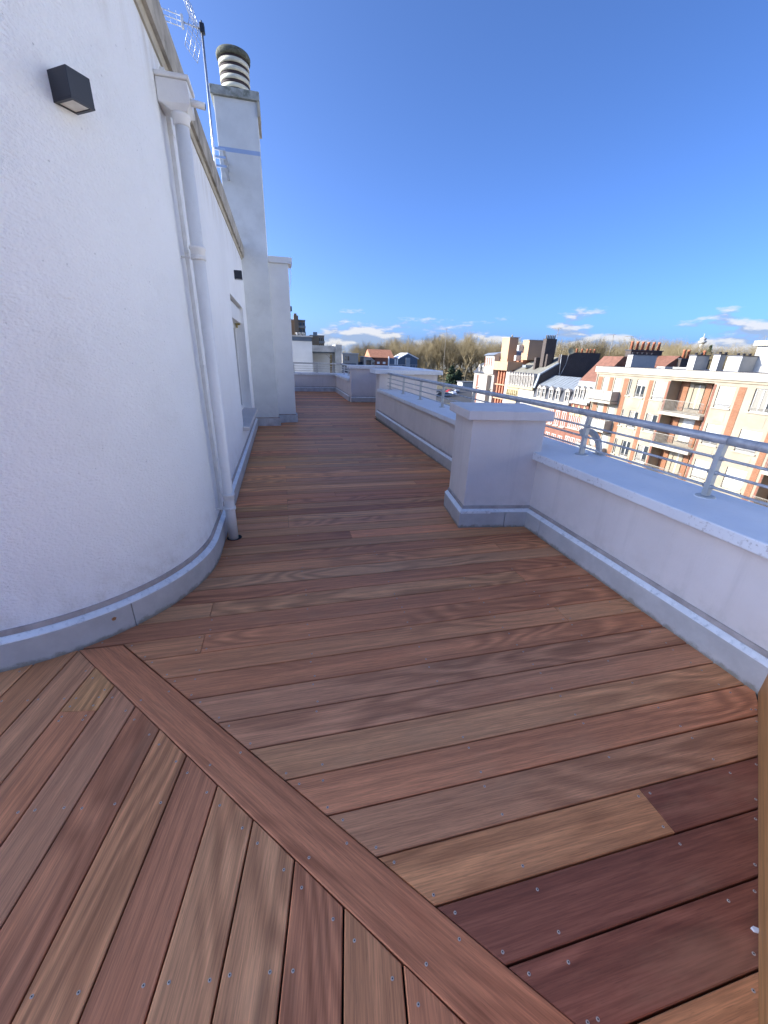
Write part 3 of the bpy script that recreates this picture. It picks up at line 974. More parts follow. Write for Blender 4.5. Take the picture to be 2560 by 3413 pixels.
# chimney stack
ch = thing('chimney_stack', 'tall grey rendered chimney with blue painted line', 'chimney', (-0.43, 8.85, 0))
m = MB(); m.box(-0.755, -0.107, 8.52, 9.2, -0.02, 5.12); m.build('shaft', M['chimney'], ch, bevel=0.006)
m = MB(); m.box(-0.80, -0.062, 8.475, 9.245, 5.12, 5.235); m.build('cap', M['grime'], ch, bevel=0.01)
m = MB(); m.box(-0.107, -0.066, 8.49, 9.22, 4.93, 5.118); m.build('side_flashing', M['moulding'], ch, bevel=0.004)
m = MB(); m.box(-0.757, -0.105, 8.518, 9.202, 4.435, 4.492); m.build('painted_band', M['tape'], ch)
m = MB(); m.box(-0.10, -0.103, 8.6, 8.62, 0, 0.1)
pr = []
for xa, xb in ((-0.56, -0.335), (-0.333, -0.100)):
    m = MB(); m.box(xa, xb, 8.475, 8.53, -0.02, 0.15); m.build('plinth_tile', M['ptile'], ch, bevel=0.002)
m = MB(); m.box(-0.0999, -0.068, 8.476, 8.9, -0.02, 0.149); m.build('plinth_tile', M['ptile'], ch, bevel=0.002)
m = MB(); m.box(-0.56, -0.085, 8.49, 8.53, 0.151, 0.175); m.build('sealing_band', M['band'], ch)
# louvred flue pot
pc = (-0.425, 8.86)
pot = empty('flue_pot'); pot.parent = ch; pot.location = (pc[0] + 0.43, pc[1] - 8.85, 5.235)
z = 5.235
M_rings = [(0.225, 0.075, 'pot_cream'), (0.205, 0.035, 'pot_dark')]
m = MB(); m.lathe(*pc, [(0.19, z), (0.19, z + 0.50)], 28); m.build('core', M['pot_dark'], pot)
for i in range(5):
    z0 = z + i * 0.100 - 0.018
    m = MB(); m.lathe(*pc, [(0.195, z0), (0.222 + 0.003 * i, z0), (0.222 + 0.003 * i, z0 + 0.056), (0.195, z0 + 0.056)], 32); m.build('ring', M['pot_cream'], pot)
    m = MB(); m.lathe(*pc, [(0.192, z0 + 0.057), (0.219, z0 + 0.057), (0.219, z0 + 0.0995), (0.192, z0 + 0.0995)], 28); m.build('slot', M['pot_dark'], pot)
m = MB(); m.lathe(*pc, [(0.2, z + 0.475), (0.255, z + 0.478), (0.262, z + 0.53), (0.25, z + 0.556), (0.18, z + 0.562)], 32); m.build('lid', M['moss'], pot)

pil = thing('wall_pilaster', 'short white pilaster right of the tall chimney', 'pilaster', (0.08, 9.1, 0))
m = MB(); m.box(-0.106, 0.262, 8.98, 9.35, -0.02, 3.0); m.build('shaft', M['smoothwhite'], pil, bevel=0.005)
m = MB(); m.box(-0.10, 0.335, 8.93, 9.40, 3.0, 3.105); m.build('cap', M['smoothwhite'], pil, bevel=0.006)
m = MB(); m.box(-0.066, 0.296, 8.935, 9.36, -0.02, 0.147); m.build('plinth_tile', M['ptile'], pil, bevel=0.002)
m = MB(); m.box(-0.10, 0.272, 8.965, 9.355, 0.148, 0.172); m.build('sealing_band', M['band'], pil)
m = MB(); m.path_tube([(0.26, 9.2, 3.0), (0.30, 9.2, 2.95), (0.318, 9.2, 2.86), (0.30, 9.2, 2.75), (0.285, 9.2, 2.66), (0.262, 9.2, 2.56)], 0.005, 6)
tag(m.build('loose_cable', M['pvc']), 'thin loose cable hanging beside the pilaster top', 'cable')

# TV antenna on the roof edge
an = thing('tv_antenna', 'aluminium television antenna on a mast beside the chimney', 'antenna', (-0.79, 8.0, 3.1))
m = MB(); m.tube((-0.79, 8.0, 3.05), (-0.772, 8.0, 5.66), 0.016, n=10); m.build('mast', M['alu'], an)
for zz in (4.05, 4.16, 4.26):
    m = MB(); m.box(-0.80, -0.62, 8.0, 8.03, zz, zz + 0.028); m.box(-0.66, -0.62, 8.03, 8.52, zz, zz + 0.028); m.build('bracket', M['alu'], an)
m = MB(); m.box(-0.80, -0.735, 7.96, 8.04, 5.53, 5.63); m.build('clamp', M['anthracite'], an, bevel=0.01)
m = MB(); m.tube((-0.77, 8.0, 5.57), (-1.02, 7.98, 5.60), 0.011, n=8); m.build('boom', M['alu'], an)
for sgn in (1, -1):
    m = MB()
    a0 = Vector((-0.845, 7.99, 5.585)); tip = a0 + Vector((-0.10, 0.0, sgn * 0.30))
    for t in np.linspace(0.06, 1, 7):
        p = a0.lerp(tip, t); m.tube(p + Vector((-0.05, -0.17, 0.0)), p + Vector((0.05, 0.17, 0.0)), 0.0032, n=6)
    for yy in (-1, -0.33, 0.33, 1):
        d = Vector((0.05 * yy, 0.17 * yy, 0)); m.tube(a0 + d, tip + d, 0.0045, n=6)
    m.build('reflector', M['alu'], an)
for dz, dy in ((0.055, 0), (0.0, 0.0), (-0.055, 0)):
    m = MB(); m.tube((-1.02, 7.98, 5.60 + dz), (-1.62, 7.93, 5.66 + dz * 1.1), 0.006, n=6)
    for q in np.linspace(-1.08, -1.58, 7):
        m.tube((q, 7.93, 5.62 + dz), (q, 8.0, 5.62 + dz), 0.003, n=5)
    m.build('director_arm', M['alu'], an)
m = MB(); m.box(-1.03, -1.0, 7.955, 8.005, 5.53, 5.67); m.build('dipole_bridge', M['pvc'], an, bevel=0.004)
m = MB(); m.path_tube([(-0.765, 8.01, 5.5), (-0.765, 8.02, 4.9), (-0.778, 8.02, 4.4), (-0.775, 8.03, 3.9)], 0.005, 6); m.build('coax_cable', M['rubber'], an)

# ================================================================== PARAPET and pillar (right)
EA = R(8.5)
E1 = Vector((math.cos(EA), -math.sin(EA))); E2 = Vector((math.sin(EA), math.cos(EA)))
S0 = Vector((1.505, 2.992)); PWID, PDEP = 0.632, 0.52
S1, S3 = S0 + E1 * PWID, S0 + E2 * PDEP
S2 = S1 + E2 * PDEP
XN, XF = 2.112, 2.235
CT, CB = 0.685, 0.62

near = thing('parapet_wall', 'near stretch of white parapet below the handrail at the right edge', 'parapet', (2.35, 1.9, 0))
m = MB(); m.box(XN, 2.57, 0.2, 3.2, -0.36, CB); m.build('wall', M['parapet'], near)
m = MB(); m.box(XN - 0.05, 2.63, 0.2, 3.2, CB, CT); m.build('coping', M['coping'], near, bevel=0.007)
tN = (XN - S0.x) / E1.x
CORN = S0 + E1 * tN
far_ = thing('parapet_wall', 'longer white parapet running from the square pillar to the terrace bend', 'parapet', (2.4, 6.4, 0))
xf = lambda y: 2.135 + (y - 3.5) * 0.0165
m = MB(); m.prism([(xf(3.2), 3.2), (2.57, 3.2), (2.60, 9.56), (xf(9.56), 9.56)], -0.36, CB); m.build('wall', M['parapet'], far_)
m = MB(); m.prism([(xf(3.2) - 0.05, 3.2), (2.63, 3.2), (2.66, 9.44), (xf(9.44) - 0.05, 9.44)], CB, CT); m.build('coping', M['coping'], far_, bevel=0.007)
plr = thing('parapet_pillar', 'square white pillar with overhanging cap standing out into the deck', 'pillar', (S0.x + 0.3, S0.y + 0.25, 0))
m = MB(); m.prism([tuple(S0), tuple(S1), tuple(S2), tuple(S3)], -0.06, 0.953); m.build('shaft', M['parapet'], plr, bevel=0.004)
ov = 0.055
q0, q1, q2, q3 = S0 - E1 * ov - E2 * ov, S1 + E1 * 0.036 - E2 * ov, S2 + E1 * 0.036 + E2 * ov, S3 - E1 * ov + E2 * ov
m = MB(); m.prism([tuple(q0), tuple(q1), tuple(q2), tuple(q3)], 0.953, 1.030); m.build('cap', M['parapet'], plr, bevel=0.009, seg=3)
c1 = S0 + E1 * 0.38
l1 = S0 + E2 * 0.27
T = tuple
plinth(near, [[(XN, 2.66), (XN, 0.7)]], [[(XN, 2.66), (XN, 0.7)]])
plinth(plr, [[T(S3), T(l1 + E2 * 0.003)], [T(l1 - E2 * 0.003), T(S0), T(c1 - E1 * 0.003)], [T(c1 + E1 * 0.003), T(CORN), (XN, 2.666)]],
       [[T(S3), T(S0), T(CORN), (XN, 2.6605)]])
plinth(far_, [[(xf(9.55), 9.55), (xf(6.5), 6.5)], [(xf(6.5), 6.498), (xf(3.55), 3.55)]])
# loose end of the trim on the pillar
m = MB(); a_ = S0 - E2 * 0.045 + E1 * -0.03; b_ = S0 + E1 * 0.24 - E2 * 0.0445
m.prism([T(a_), T(b_), T(b_ + E2 * 0.006), T(a_ + E2 * 0.006)], 0.136, 0.160); m.build('loose_trim_end', M['trim'], plr, bevel=0.001)

# bay walls beyond
bay = thing('parapet_wall', 'higher white parapet wrapping the far bay with thick cap', 'parapet', (3.0, 11.0, 0))
m = MB(); m.box(2.245, 3.70, 9.48, 9.86, -0.36, 1.015); m.build('wall', M['parapet'], bay, bevel=0.004)
m = MB(); m.box(3.40, 3.70, 9.8605, 12.7895, -0.36, 1.015); m.build('wall', M['parapet'], bay)
m = MB(); m.box(2.115, 3.70, 12.79, 13.1, -0.36, 1.015); m.build('wall', M['parapet'], bay, bevel=0.004)
m = MB()
m.box(2.11, 3.80, 9.39, 9.96, 1.0152, 1.115); m.build('cap', M['coping'], bay, bevel=0.008)
m = MB(); m.box(3.30, 3.80, 9.9605, 12.7195, 1.0152, 1.114); m.build('cap', M['coping'], bay)
m = MB(); m.box(2.04, 3.80, 12.72, 13.17, 1.0152, 1.115); m.build('cap', M['coping'], bay, bevel=0.008)
plinth(bay, [[(2.12, 12.795), (3.39, 12.79)], [(3.40, 12.79), (3.40, 9.9)], [(2.115, 13.1), (2.115, 12.99)]], [[(2.12, 12.795), (3.39, 12.79)]])
endp = thing('parapet_wall', 'farthest low parapet closing the end of the terrace under rails', 'parapet', (1.3, 16.7, 0))
m = MB(); m.box(2.125, 2.55, 13.105, 16.54, -0.36, CB); m.build('wall', M['parapet'], endp)
m = MB(); m.box(0.1, 2.55, 16.545, 16.95, -0.36, CB); m.build('wall', M['parapet'], endp)
m = MB(); m.prism([(2.06, 13.18), (2.60, 13.18), (2.60, 17.0), (0.1, 17.0), (0.1, 16.48), (2.06, 16.48)], CB, CT + 0.012); m.build('coping', M['coping'], endp, bevel=0.006)
plinth(endp, [[(0.1, 16.545), (1.1, 16.545)], [(1.101, 16.545), (2.125, 16.545), (2.125, 15.0)], [(2.125, 14.998), (2.125, 13.15)]], None, ('ptile', 'trim', 'band'))


# ------------------------------------------------------------------ railings
RX = 2.435


def rail_post(parent, x, y, zb=CT):
    m = MB()
    pts = [(x - 0.018, zb), (x + 0.018, zb), (x + 0.018, 0.93), (x + 0.026, 1.006), (x - 0.010, 1.006), (x - 0.018, 0.93)]
    m.prism_y(pts, y - 0.016, y + 0.016)
    o = m.build('post', M['post'], parent, bevel=0.003)
    m = MB(); m.lathe(x, y, [(0.051, zb - 0.001), (0.051, zb + 0.006), (0.046, zb + 0.009), (0.025, zb + 0.010)], 24)
    m.build('base_flange', M['post'], o)
    m = MB(); m.lathe(x, y, [(0.058, zb - 0.002), (0.056, zb + 0.003)], 24); m.build('mortar_bed', M['coping'], o)
    for zz in (0.752, 0.838, 0.923):
        m = MB(); m.tube((x, y - 0.03, zz), (x, y + 0.03, zz), 0.0125, n=12); m.build('ferrule', M['rail'], o)
    return o


rl = thing('handrail', 'long grey tubular handrail with three bars along the parapet', 'railing', (RX, 5.0, CT))
m = MB(); m.tube((RX + 0.004, -0.2, 1.028), (RX + 0.004, 9.48, 1.028), 0.0255, n=20); m.build('top_rail', M['rail'], rl)
for zz in (0.752, 0.838, 0.923):
    m = MB(); m.tube((RX, -0.2, zz), (RX, 9.46, zz), 0.0078, n=10); m.build('bar', M['rail'], rl)
for y in (0.61, 1.695, 2.775, 3.86, 4.9, 5.95, 7.03, 8.12, 9.2):
    rail_post(rl, RX, y)
# sleeve joints on the tube
for y in (1.62, 2.83, 6.1):
    m = MB(); m.tube((RX + 0.004, y - 0.05, 1.028), (RX + 0.004, y + 0.05, 1.028), 0.0262, n=20); m.build('sleeve', M['rail'], rl)
rl2 = thing('handrail', 'distant grey rails around the far end of the terrace', 'railing', (2.3, 16, CT))
for za, r in ((1.05, 0.024), (0.94, 0.009), (0.86, 0.009), (0.775, 0.009)):
    m = MB(); m.path_tube([(2.36, 13.2, za), (2.36, 16.72, za), (0.15, 16.72, za)], r, 10); m.build('top_rail' if r > 0.02 else 'bar', M['rail'], rl2)
for (x, y) in ((2.36, 13.9), (2.36, 14.9), (2.36, 15.9), (2.34, 16.72), (1.4, 16.72), (0.5, 16.72)):
    rail_post(rl2, x, y, CT + 0.012)

# curved grey bracket on the outer side of the coping
hp = thing('curved_bracket', 'curved grey metal bracket standing behind the handrail post', 'bracket', (2.6, 2.85, CT))
m = MB(); ri, ro = 0.145, 0.192
cyc, czc = 2.93, CT
pin, pou = [], []
for i in range(15):
    t = R(2 + 122 * i / 14)
    pin.append((cyc - ri * math.cos(t), czc + ri * math.sin(t))); pou.append((cyc - ro * math.cos(t), czc + ro * math.sin(t)))
for i in range(14):
    m.prism_x([pin[i], pin[i + 1], pou[i + 1], pou[i]], 2.585, 2.610)
m.build('hoop', M['post'], hp)
m = MB(); m.box(2.57, 2.622, 2.70, 2.80, CT - 0.001, CT + 0.006); m.build('foot_plate', M['post'], hp)

# timber step box on the right
K0 = Vector((2.097, 0.903)); KD = Vector((-1.098, -0.75)).normalized(); KN = Vector((-KD.y, KD.x))
if KN.dot(Vector((1, -1))) < 0: KN = -KN
tb = thing('timber_planter', 'hardwood clad box cut off by the right edge of the picture', 'planter', (1.5, 0.3, 0))
for i in range(3):
    z0 = 0.002 + i * 0.145
    p0, p1 = K0 - KD * 0.06, K0 + KD * 2.0
    m = MB(); m.prism([T(p0), T(p1), T(p1 + KN * 0.021), T(p0 + KN * 0.021)], 0, 0)
    bo = board((0.44, 0.22, 0.085), [T(p1), T(p0), T(p0 + KN * 0.14), T(p1 + KN * 0.14)], 0, 'plank', tb)
    pc_ = (p0 + p1) / 2
    bo.location = (pc_.x - 1.5, pc_.y - 0.3, z0 + 0.071)
    ang = math.atan2(KD.y, KD.x)
    bo.rotation_euler = (Matrix.Rotation(math.atan2(-KD.y, -KD.x), 3, 'Z') @ Matrix.Rotation(R(90), 3, 'X')).to_euler()
for i in range(4):
    p0, p1 = K0 - KD * 0.03 + KN * (0.005 + 0.146 * i), K0 + KD * 2.0 + KN * (0.005 + 0.146 * i)
    bo = board((0.44, 0.22, 0.085), [T(p1 + KN * 0.142), T(p0 + KN * 0.142), T(p0), T(p1)], 0.464, 'plank', tb)
    bo.location.x -= 1.5; bo.location.y -= 0.3
m = MB(); pA, pB = K0 + KD * 0.3 + KN * 0.03, K0 + KD * 1.9 + KN * 0.03
m.prism([T(pA), T(pB), T(pB + KN * 0.5), T(pA + KN * 0.5)], 0.0, 0.435); m.build('core', M['under'], tb)

# scrap caught in the gap by the box
sc_ = MB(); sc_.prism([(1.147, 0.296), (1.164, 0.287), (1.170, 0.293), (1.155, 0.305), (1.146, 0.304)], -0.004, 0.006)
tag(sc_.build('paper_scrap', M['pvc'], bevel=0.001), 'tiny white scrap stuck between boards beside the timber box', 'scrap')

# ================================================================== APARTMENT BLOCK across the street
FX = 32.0                                   # facade line, facing -X
apt = thing('apartment_block', 'cream apartment block with orange brick piers and balconies across the street', 'apartment block', (38, 26, GZ))
ROOF = 0.30
FLOORS = [0.03 - 2.8 * i for i in range(4)]      # window head of each storey
# window columns: (y0, y1, sill drop, kind)
COLS = [('door', 34.95, 35.65), ('door', 33.35, 34.15), ('slit', 32.02, 32.32), ('win', 30.42, 31.45), ('win', 28.38, 29.55),
        ('log', 24.35, 28.05), ('win', 22.75, 23.95), ('win', 20.05, 21.45), ('log', 15.6, 19.0), ('win', 13.2, 14.4)]
Y0, Y1 = 12.0, 36.6
SETB = 0.20
wall = MB()
# core
for kind, a, b_ in COLS:
    pass
edges = sorted([(a, b_, k_) for k_, a, b_ in COLS])
prev = Y0
for a, b_, k_ in edges:
    wall.box(FX, 43.5, prev, a, GZ, ROOF)               # pier between openings
    prev = b_
wall.box(FX, 43.5, prev, Y1, GZ, ROOF)
HH = {'win': 1.55, 'door': 2.15, 'slit': 1.5, 'log': 2.45}
for a, b_, k_ in edges:
    back = FX + (1.25 if k_ == 'log' else 0.30)
    wall.box(back, 43.45, a, b_, GZ, ROOF - 0.002)
    zt = ROOF - 0.004
    for zh in FLOORS:
        top = zh + (0.14 if k_ == 'log' else 0.0)
        wall.box(FX + 0.002, back, a, b_, top, zt)       # spandrel above this opening
        zt = top - HH[k_] - (0.25 if k_ == 'log' else 0)
    wall.box(FX + 0.002, back, a, b_, GZ, zt)
wall.build('wall', M['limestone'], apt)
# roof band
m = MB(); m.box(FX - 0.22, 43.7, Y0 - 0.2, Y1 + 0.2, 0.48, 1.02); m.build('roof_band', M['whiteband'], apt)
m = MB(); m.box(FX - 0.10, 43.6, Y0 - 0.1, Y1 + 0.1, ROOF, 0.478); m.build('band_moulding', M['limestone'], apt)
m = MB(); m.box(FX - 0.24, 43.72, Y0 - 0.22, Y1 + 0.22, 1.02, 1.05); m.build('roof_edge', M['lead'], apt)
# brick piers
for a, b_ in ((35.75, 36.3), (34.3, 34.75), (32.42, 32.95), (29.72, 30.12), (22.0, 22.5), (19.35, 19.75), (14.7, 15.3)):
    m = MB(); m.box(FX - 0.03, FX + 0.1, a, b_, GZ, ROOF - 0.25); m.build('brick_pier', M['brick'], apt)
for a, b_ in ((28.06, 28.25), (24.16, 24.34), (19.01, 19.16), (15.44, 15.59)):
    m = MB(); m.box(FX - 0.02, FX + 1.0, a, b_, GZ, ROOF - 0.2); m.build('brick_return', M['redbrick'], apt)


crng = random.Random(77)


def window(parent, x, y0, y1, z0, z1, leaves=2, shut=0.0, sill=True, rail=False, fm='pvcfar', deep=0.18):
    w = empty('window'); w.parent = parent; c = Vector((x, (y0 + y1) / 2, z0)); w.location = c - wloc(parent)
    xf_ = x + deep
    fr = MB(); t = 0.07
    fr.box(xf_, xf_ + 0.08, y0, y0 + t, z0, z1); fr.box(xf_, xf_ + 0.08, y1 - t, y1, z0, z1)
    fr.box(xf_, xf_ + 0.079, y0 + t, y1 - t, z0, z0 + t); fr.box(xf_, xf_ + 0.079, y0 + t, y1 - t, z1 - t, z1)
    wd = (y1 - y0 - 2 * t)
    for i in range(1, leaves):
        yc = y0 + t + wd * i / leaves
        fr.box(xf_ - 0.01, xf_ + 0.077, yc - 0.05, yc + 0.05, z0 + t, z1 - t)
    fr.build('frame', M[fm], w)
    for i in range(leaves):
        ya = y0 + t + wd * i / leaves + (0.05 if i else 0); yb = y0 + t + wd * (i + 1) / leaves - (0.05 if i < leaves - 1 else 0)
        p_ = MB(); p_.box(xf_ + 0.03, xf_ + 0.05, ya, yb, z0 + t, z1 - t); p_.build('pane', M['glass' if crng.random() < 0.55 else 'curtain'], w)
    if shut > 0:
        s_ = MB(); n = max(2, int((z1 - z0) * shut / 0.16)); hz = (z1 - z0) * shut / n
        for i in range(n):
            zt = z1 - i * hz
            s_.add([(xf_ - 0.025, y0 + 0.01, zt), (xf_ - 0.025, y1 - 0.01, zt), (xf_ - 0.045, y1 - 0.01, zt - hz * 0.85), (xf_ - 0.045, y0 + 0.01, zt - hz * 0.85),
                    (xf_ - 0.012, y0 + 0.01, zt), (xf_ - 0.012, y1 - 0.01, zt), (xf_ - 0.012, y1 - 0.01, zt - hz), (xf_ - 0.012, y0 + 0.01, zt - hz)],
                   [(0, 1, 2, 3), (3, 2, 6, 7), (4, 7, 6, 5)])
        s_.build('roller_shutter', M['pvcfar'], w)
    if sill:
        s_ = MB(); s_.box(x - 0.10, xf_, y0 - 0.1, y1 + 0.1, z0 - 0.09, z0 - 0.003); s_.build('sill', M['whiteband'], w)
    if rail:
        s_ = MB()
        for zz in (0.12, 0.2, 0.28): s_.box(x - 0.06, x - 0.03, y0 - 0.03, y1 + 0.03, z0 + zz, z0 + zz + 0.025)
        s_.build('guard_rail', M['railfar'], w)
    return w


rs = random.Random(5)
for k_, a, b_ in COLS:
    for fi, zh in enumerate(FLOORS):
        if k_ == 'log':
            sub = b_ - a
            xb = FX + 1.25 - 0.18
            window(apt, xb, a + 1.55, a + 2.55, zh - 2.05, zh - 0.05, 2, 0.0 if fi != 1 else 0.95, False)
            window(apt, xb, a + 0.25, a + 0.95, zh - 2.05, zh - 0.05, 1, 0.0 if fi == 0 else 0.3, False)
            m = MB(); m.box(xb + 0.10, xb + 0.21, a + 1.02, a + 1.48, zh - 2.28, zh + 0.12); m.build('brick_panel', M['brick'], apt)
            m = MB(); m.box(xb + 0.10, xb + 0.21, b_ - 0.75, b_ - 0.02, zh - 2.28, zh + 0.12); m.build('brick_panel', M['brick'], apt)
            m = MB(); m.box(FX - 0.42, FX + 1.2, a + 0.01, b_ - 0.01, zh - 2.62, zh - 2.36); m.build('balcony_slab', M['whiteband'], apt)
            r = empty('balcony_rail'); r.parent = apt; r.location = Vector((FX - 0.4, (a + b_) / 2, zh - 2.36)) - wloc(apt)
            m = MB(); m.box(FX - 0.41, FX - 0.37, a + 0.02, b_ - 0.02, zh - 1.42, zh - 1.38); m.box(FX - 0.41, FX - 0.37, a + 0.02, b_ - 0.02, zh - 2.28, zh - 2.25); m.build('top_bar', M['railfar'], r)
            m = MB(); n = int((b_ - a) / 0.11)
            for i in range(n + 1):
                yb = a + 0.03 + (b_ - a - 0.06) * i / n
                m.box(FX - 0.40, FX - 0.38, yb - 0.011, yb + 0.011, zh - 2.36, zh - 1.42)
            tag(m.build('balusters', M['railfar'], r), kind='stuff')
        elif k_ == 'door':
            window(apt, FX, a, b_, zh - 2.15, zh, 2 if fi else 1, 0.9 if (fi == 0) else (0.0 if rs.random() < .6 else .6), False, deep=0.12)
        elif k_ == 'slit':
            window(apt, FX, a, b_, zh - 1.5, zh, 1, 0, True, deep=0.12)
        else:
            sh = {(30.42, 0): 0.35, (28.38, 0): 0.97, (22.75, 0): 0.97, (22.75, 1): 0.8, (20.05, 1): 0.92, (20.05, 2): 0.95, (22.75, 2): 0.9, (13.2, 0): 0.9}.get((a, fi), 0.0)
            window(apt, FX, a, b_, zh - 1.55, zh, 3 if a < 22 else 2, sh, True, True, deep=0.12)
            m = MB(); m.box(FX - 0.015, FX + 0.02, a + 0.1, b_ - 0.1, zh - 2.55, zh - 1.8); m.build('apron_panel', M['limestone'], apt, bevel=0.01)
# glazed end balconies
for fi, zh in enumerate(FLOORS):
    m = MB(); m.box(FX - 0.95, FX, 33.1, 36.5, zh - 2.42, zh - 2.2); m.build('balcony_slab', M['whiteband'], apt)
    m = MB(); m.box(FX - 0.93, FX - 0.90, 33.12, 36.48, zh - 2.12, zh - 1.25); m.box(FX - 0.9, FX - 0.02, 33.12, 33.15, zh - 2.12, zh - 1.25); m.box(FX - 0.9, FX - 0.02, 36.45, 36.48, zh - 2.12, zh - 1.25)
    m.build('balcony_screen', M['balglass'], apt)
    m = MB(); m.box(FX - 0.95, FX - 0.88, 33.1, 36.5, zh - 1.25, zh - 1.2)
    for yy in (33.1, 34.2, 35.3, 36.44): m.box(FX - 0.955, FX - 0.89, yy, yy + 0.05, zh - 2.2, zh - 1.25)
    m.build('balcony_frame', M['railfar'], apt)
m = MB(); m.tube((FX - 0.06, 36.5, GZ), (FX - 0.06, 36.5, 0.4), 0.05, n=8); m.build('rain_pipe', M['whiteband'], apt)
# things on the flat roof
for (x0, x1, y0, y1, zt) in ((34.4, 37.4, 35.1, 35.75, 2.2), (33.5, 34.9, 27.7, 28.3, 2.15), (34.6, 35.2, 26.6, 27.15, 2.25), (34.6, 40.5, 24.9, 26.0, 2.15)):
    m = MB(); m.box(x0, x1, y0, y1, 1.02, zt); m.build('roof_stack', M['rwhite'], apt)
    m = MB(); m.box(x0 - 0.06, x1 + 0.06, y0 - 0.06, y1 + 0.06, zt, zt + 0.07); m.build('stack_cap', M['lead'], apt)
    for i in range(max(2, int((x1 - x0) / 0.6))):
        xx = x0 + 0.25 + i * 0.6
        m = MB(); m.lathe(xx, (y0 + y1) / 2, [(0.10, zt + 0.07), (0.10, zt + 0.19), (0.13, zt + 0.2), (0.13, zt + 0.23)], 10); m.build('vent_cowl', M['lead'], apt)
m = MB(); m.box(36.2, 41.0, 21.5, 25.2, 1.02, 2.95); m.build('lift_house', M['rwhite'], apt)
m = MB(); m.box(35.95, 41.2, 21.2, 25.4, 2.95, 3.32); m.build('lift_house_cap', M['whiteband'], apt)
for (x, y) in ((36, 31), (33.8, 30.6), (35, 29.6)):
    m = MB(); m.box(x, x + 0.9, y, y + 0.9, 1.03, 1.2); m.build('skylight_kerb', M['rwhite'], apt, bevel=0.03)


# unseen white block added beside the view to reflect sunlight onto the terrace
tl = thing('apartment_block', 'unseen tall white block added beyond the right picture edge to bounce sunlight', 'apartment block', (38, -18, GZ))
TZ = 14.0
m = MB()
ys = [(-46 + 4.1 * i, -46 + 4.1 * i + 1.7) for i in range(14)]
m.box(FX + 0.25, 44, -48, 11.6, GZ, TZ)
pv = -48
for a, b_ in ys:
    m.box(FX, FX + 0.25, pv, a, GZ, TZ); pv = b_
m.box(FX, FX + 0.25, pv, 11.6, GZ, TZ)
zz = [GZ + 1.0 + 2.85 * i for i in range(9)]
for a, b_ in ys:
    pz = GZ
    for z in zz:
        m.box(FX + 0.003, FX + 0.249, a, b_, pz, z); pz = z + 1.6
    m.box(FX + 0.003, FX + 0.249, a, b_, pz, TZ)
m.build('wall', M['bounceblock'], tl)
m = MB(); m.box(FX - 0.2, 44.2, -48.2, 11.7, TZ, TZ + 0.6); m.build('roof_band', M['whiteband'], tl)
for a, b_ in ys:
    for z in zz:
        w_ = empty('window'); w_.parent = tl; w_.location = Vector((FX, a, z)) - wloc(tl)
        m = MB(); m.box(FX + 0.20, FX + 0.245, a, b_, z, z + 1.6); m.build('pane', M['curtain'], w_)
        m = MB(); m.box(FX + 0.15, FX + 0.199, a + 0.8, a + 0.9, z, z + 1.6); m.box(FX - 0.05, FX + 0.15, a - 0.08, b_ + 0.08, z - 0.09, z - 0.004); m.build('frame', M['pvcfar'], w_)


# ================================================================== ROW HOUSES further along
def dormer(parent, y, zb, w, h, xf_=FX, mat='offwhite', roofm='zinc'):
    d = empty('dormer'); d.parent = parent; d.location = Vector((xf_, y, zb)) - wloc(parent)
    m = MB(); t = 0.13
    m.box(xf_, xf_ + 0.25, y - w / 2, y - w / 2 + t, zb, zb + h); m.box(xf_, xf_ + 0.25, y + w / 2 - t, y + w / 2, zb, zb + h)
    m.box(xf_, xf_ + 0.25, y - w / 2 + t, y + w / 2 - t, zb, zb + 0.16)
    m.prism_x([(y - w / 2 - 0.06, zb + h), (y + w / 2 + 0.06, zb + h), (y + w / 2 + 0.02, zb + h + 0.12), (y, zb + h + 0.40), (y - w / 2 - 0.02, zb + h + 0.12)], xf_ - 0.05, xf_ + 0.3)
    m.build('frame', M[mat], d)
    m = MB(); m.box(xf_ + 0.10, xf_ + 0.13, y - w / 2 + t, y + w / 2 - t, zb + 0.16, zb + h); m.build('pane', M['glass'], d)
    m = MB(); m.box(xf_ + 0.06, xf_ + 0.13, y - 0.035, y + 0.035, zb + 0.16, zb + h); m.box(xf_ + 0.06, xf_ + 0.125, y - w / 2 + t, y + w / 2 - t, zb + h * 0.62, zb + h * 0.62 + 0.05); m.build('glazing_bar', M['pvcfar'], d)
    m = MB(); m.prism_x([(y - w / 2, zb + 0.1), (y + w / 2, zb + 0.1), (y + w / 2, zb + h + 0.1), (y, zb + h + 0.36), (y - w / 2, zb + h + 0.1)], xf_ + 0.3, xf_ + 1.2); m.build('cheeks', M[roofm], d)
    return d


def facade_windows(parent, y0, y1, ztop, n, rows, step, wd, hg, fm='pvcfar'):
    for r in range(rows):
        for i in range(n):
            yc = y0 + (y1 - y0) * (i + 0.5) / n
            z1_ = ztop - r * step
            window(parent, FX - 0.12, yc - wd / 2, yc + wd / 2, z1_ - hg, z1_, 2, 0.0, True, False, fm, deep=0.10)


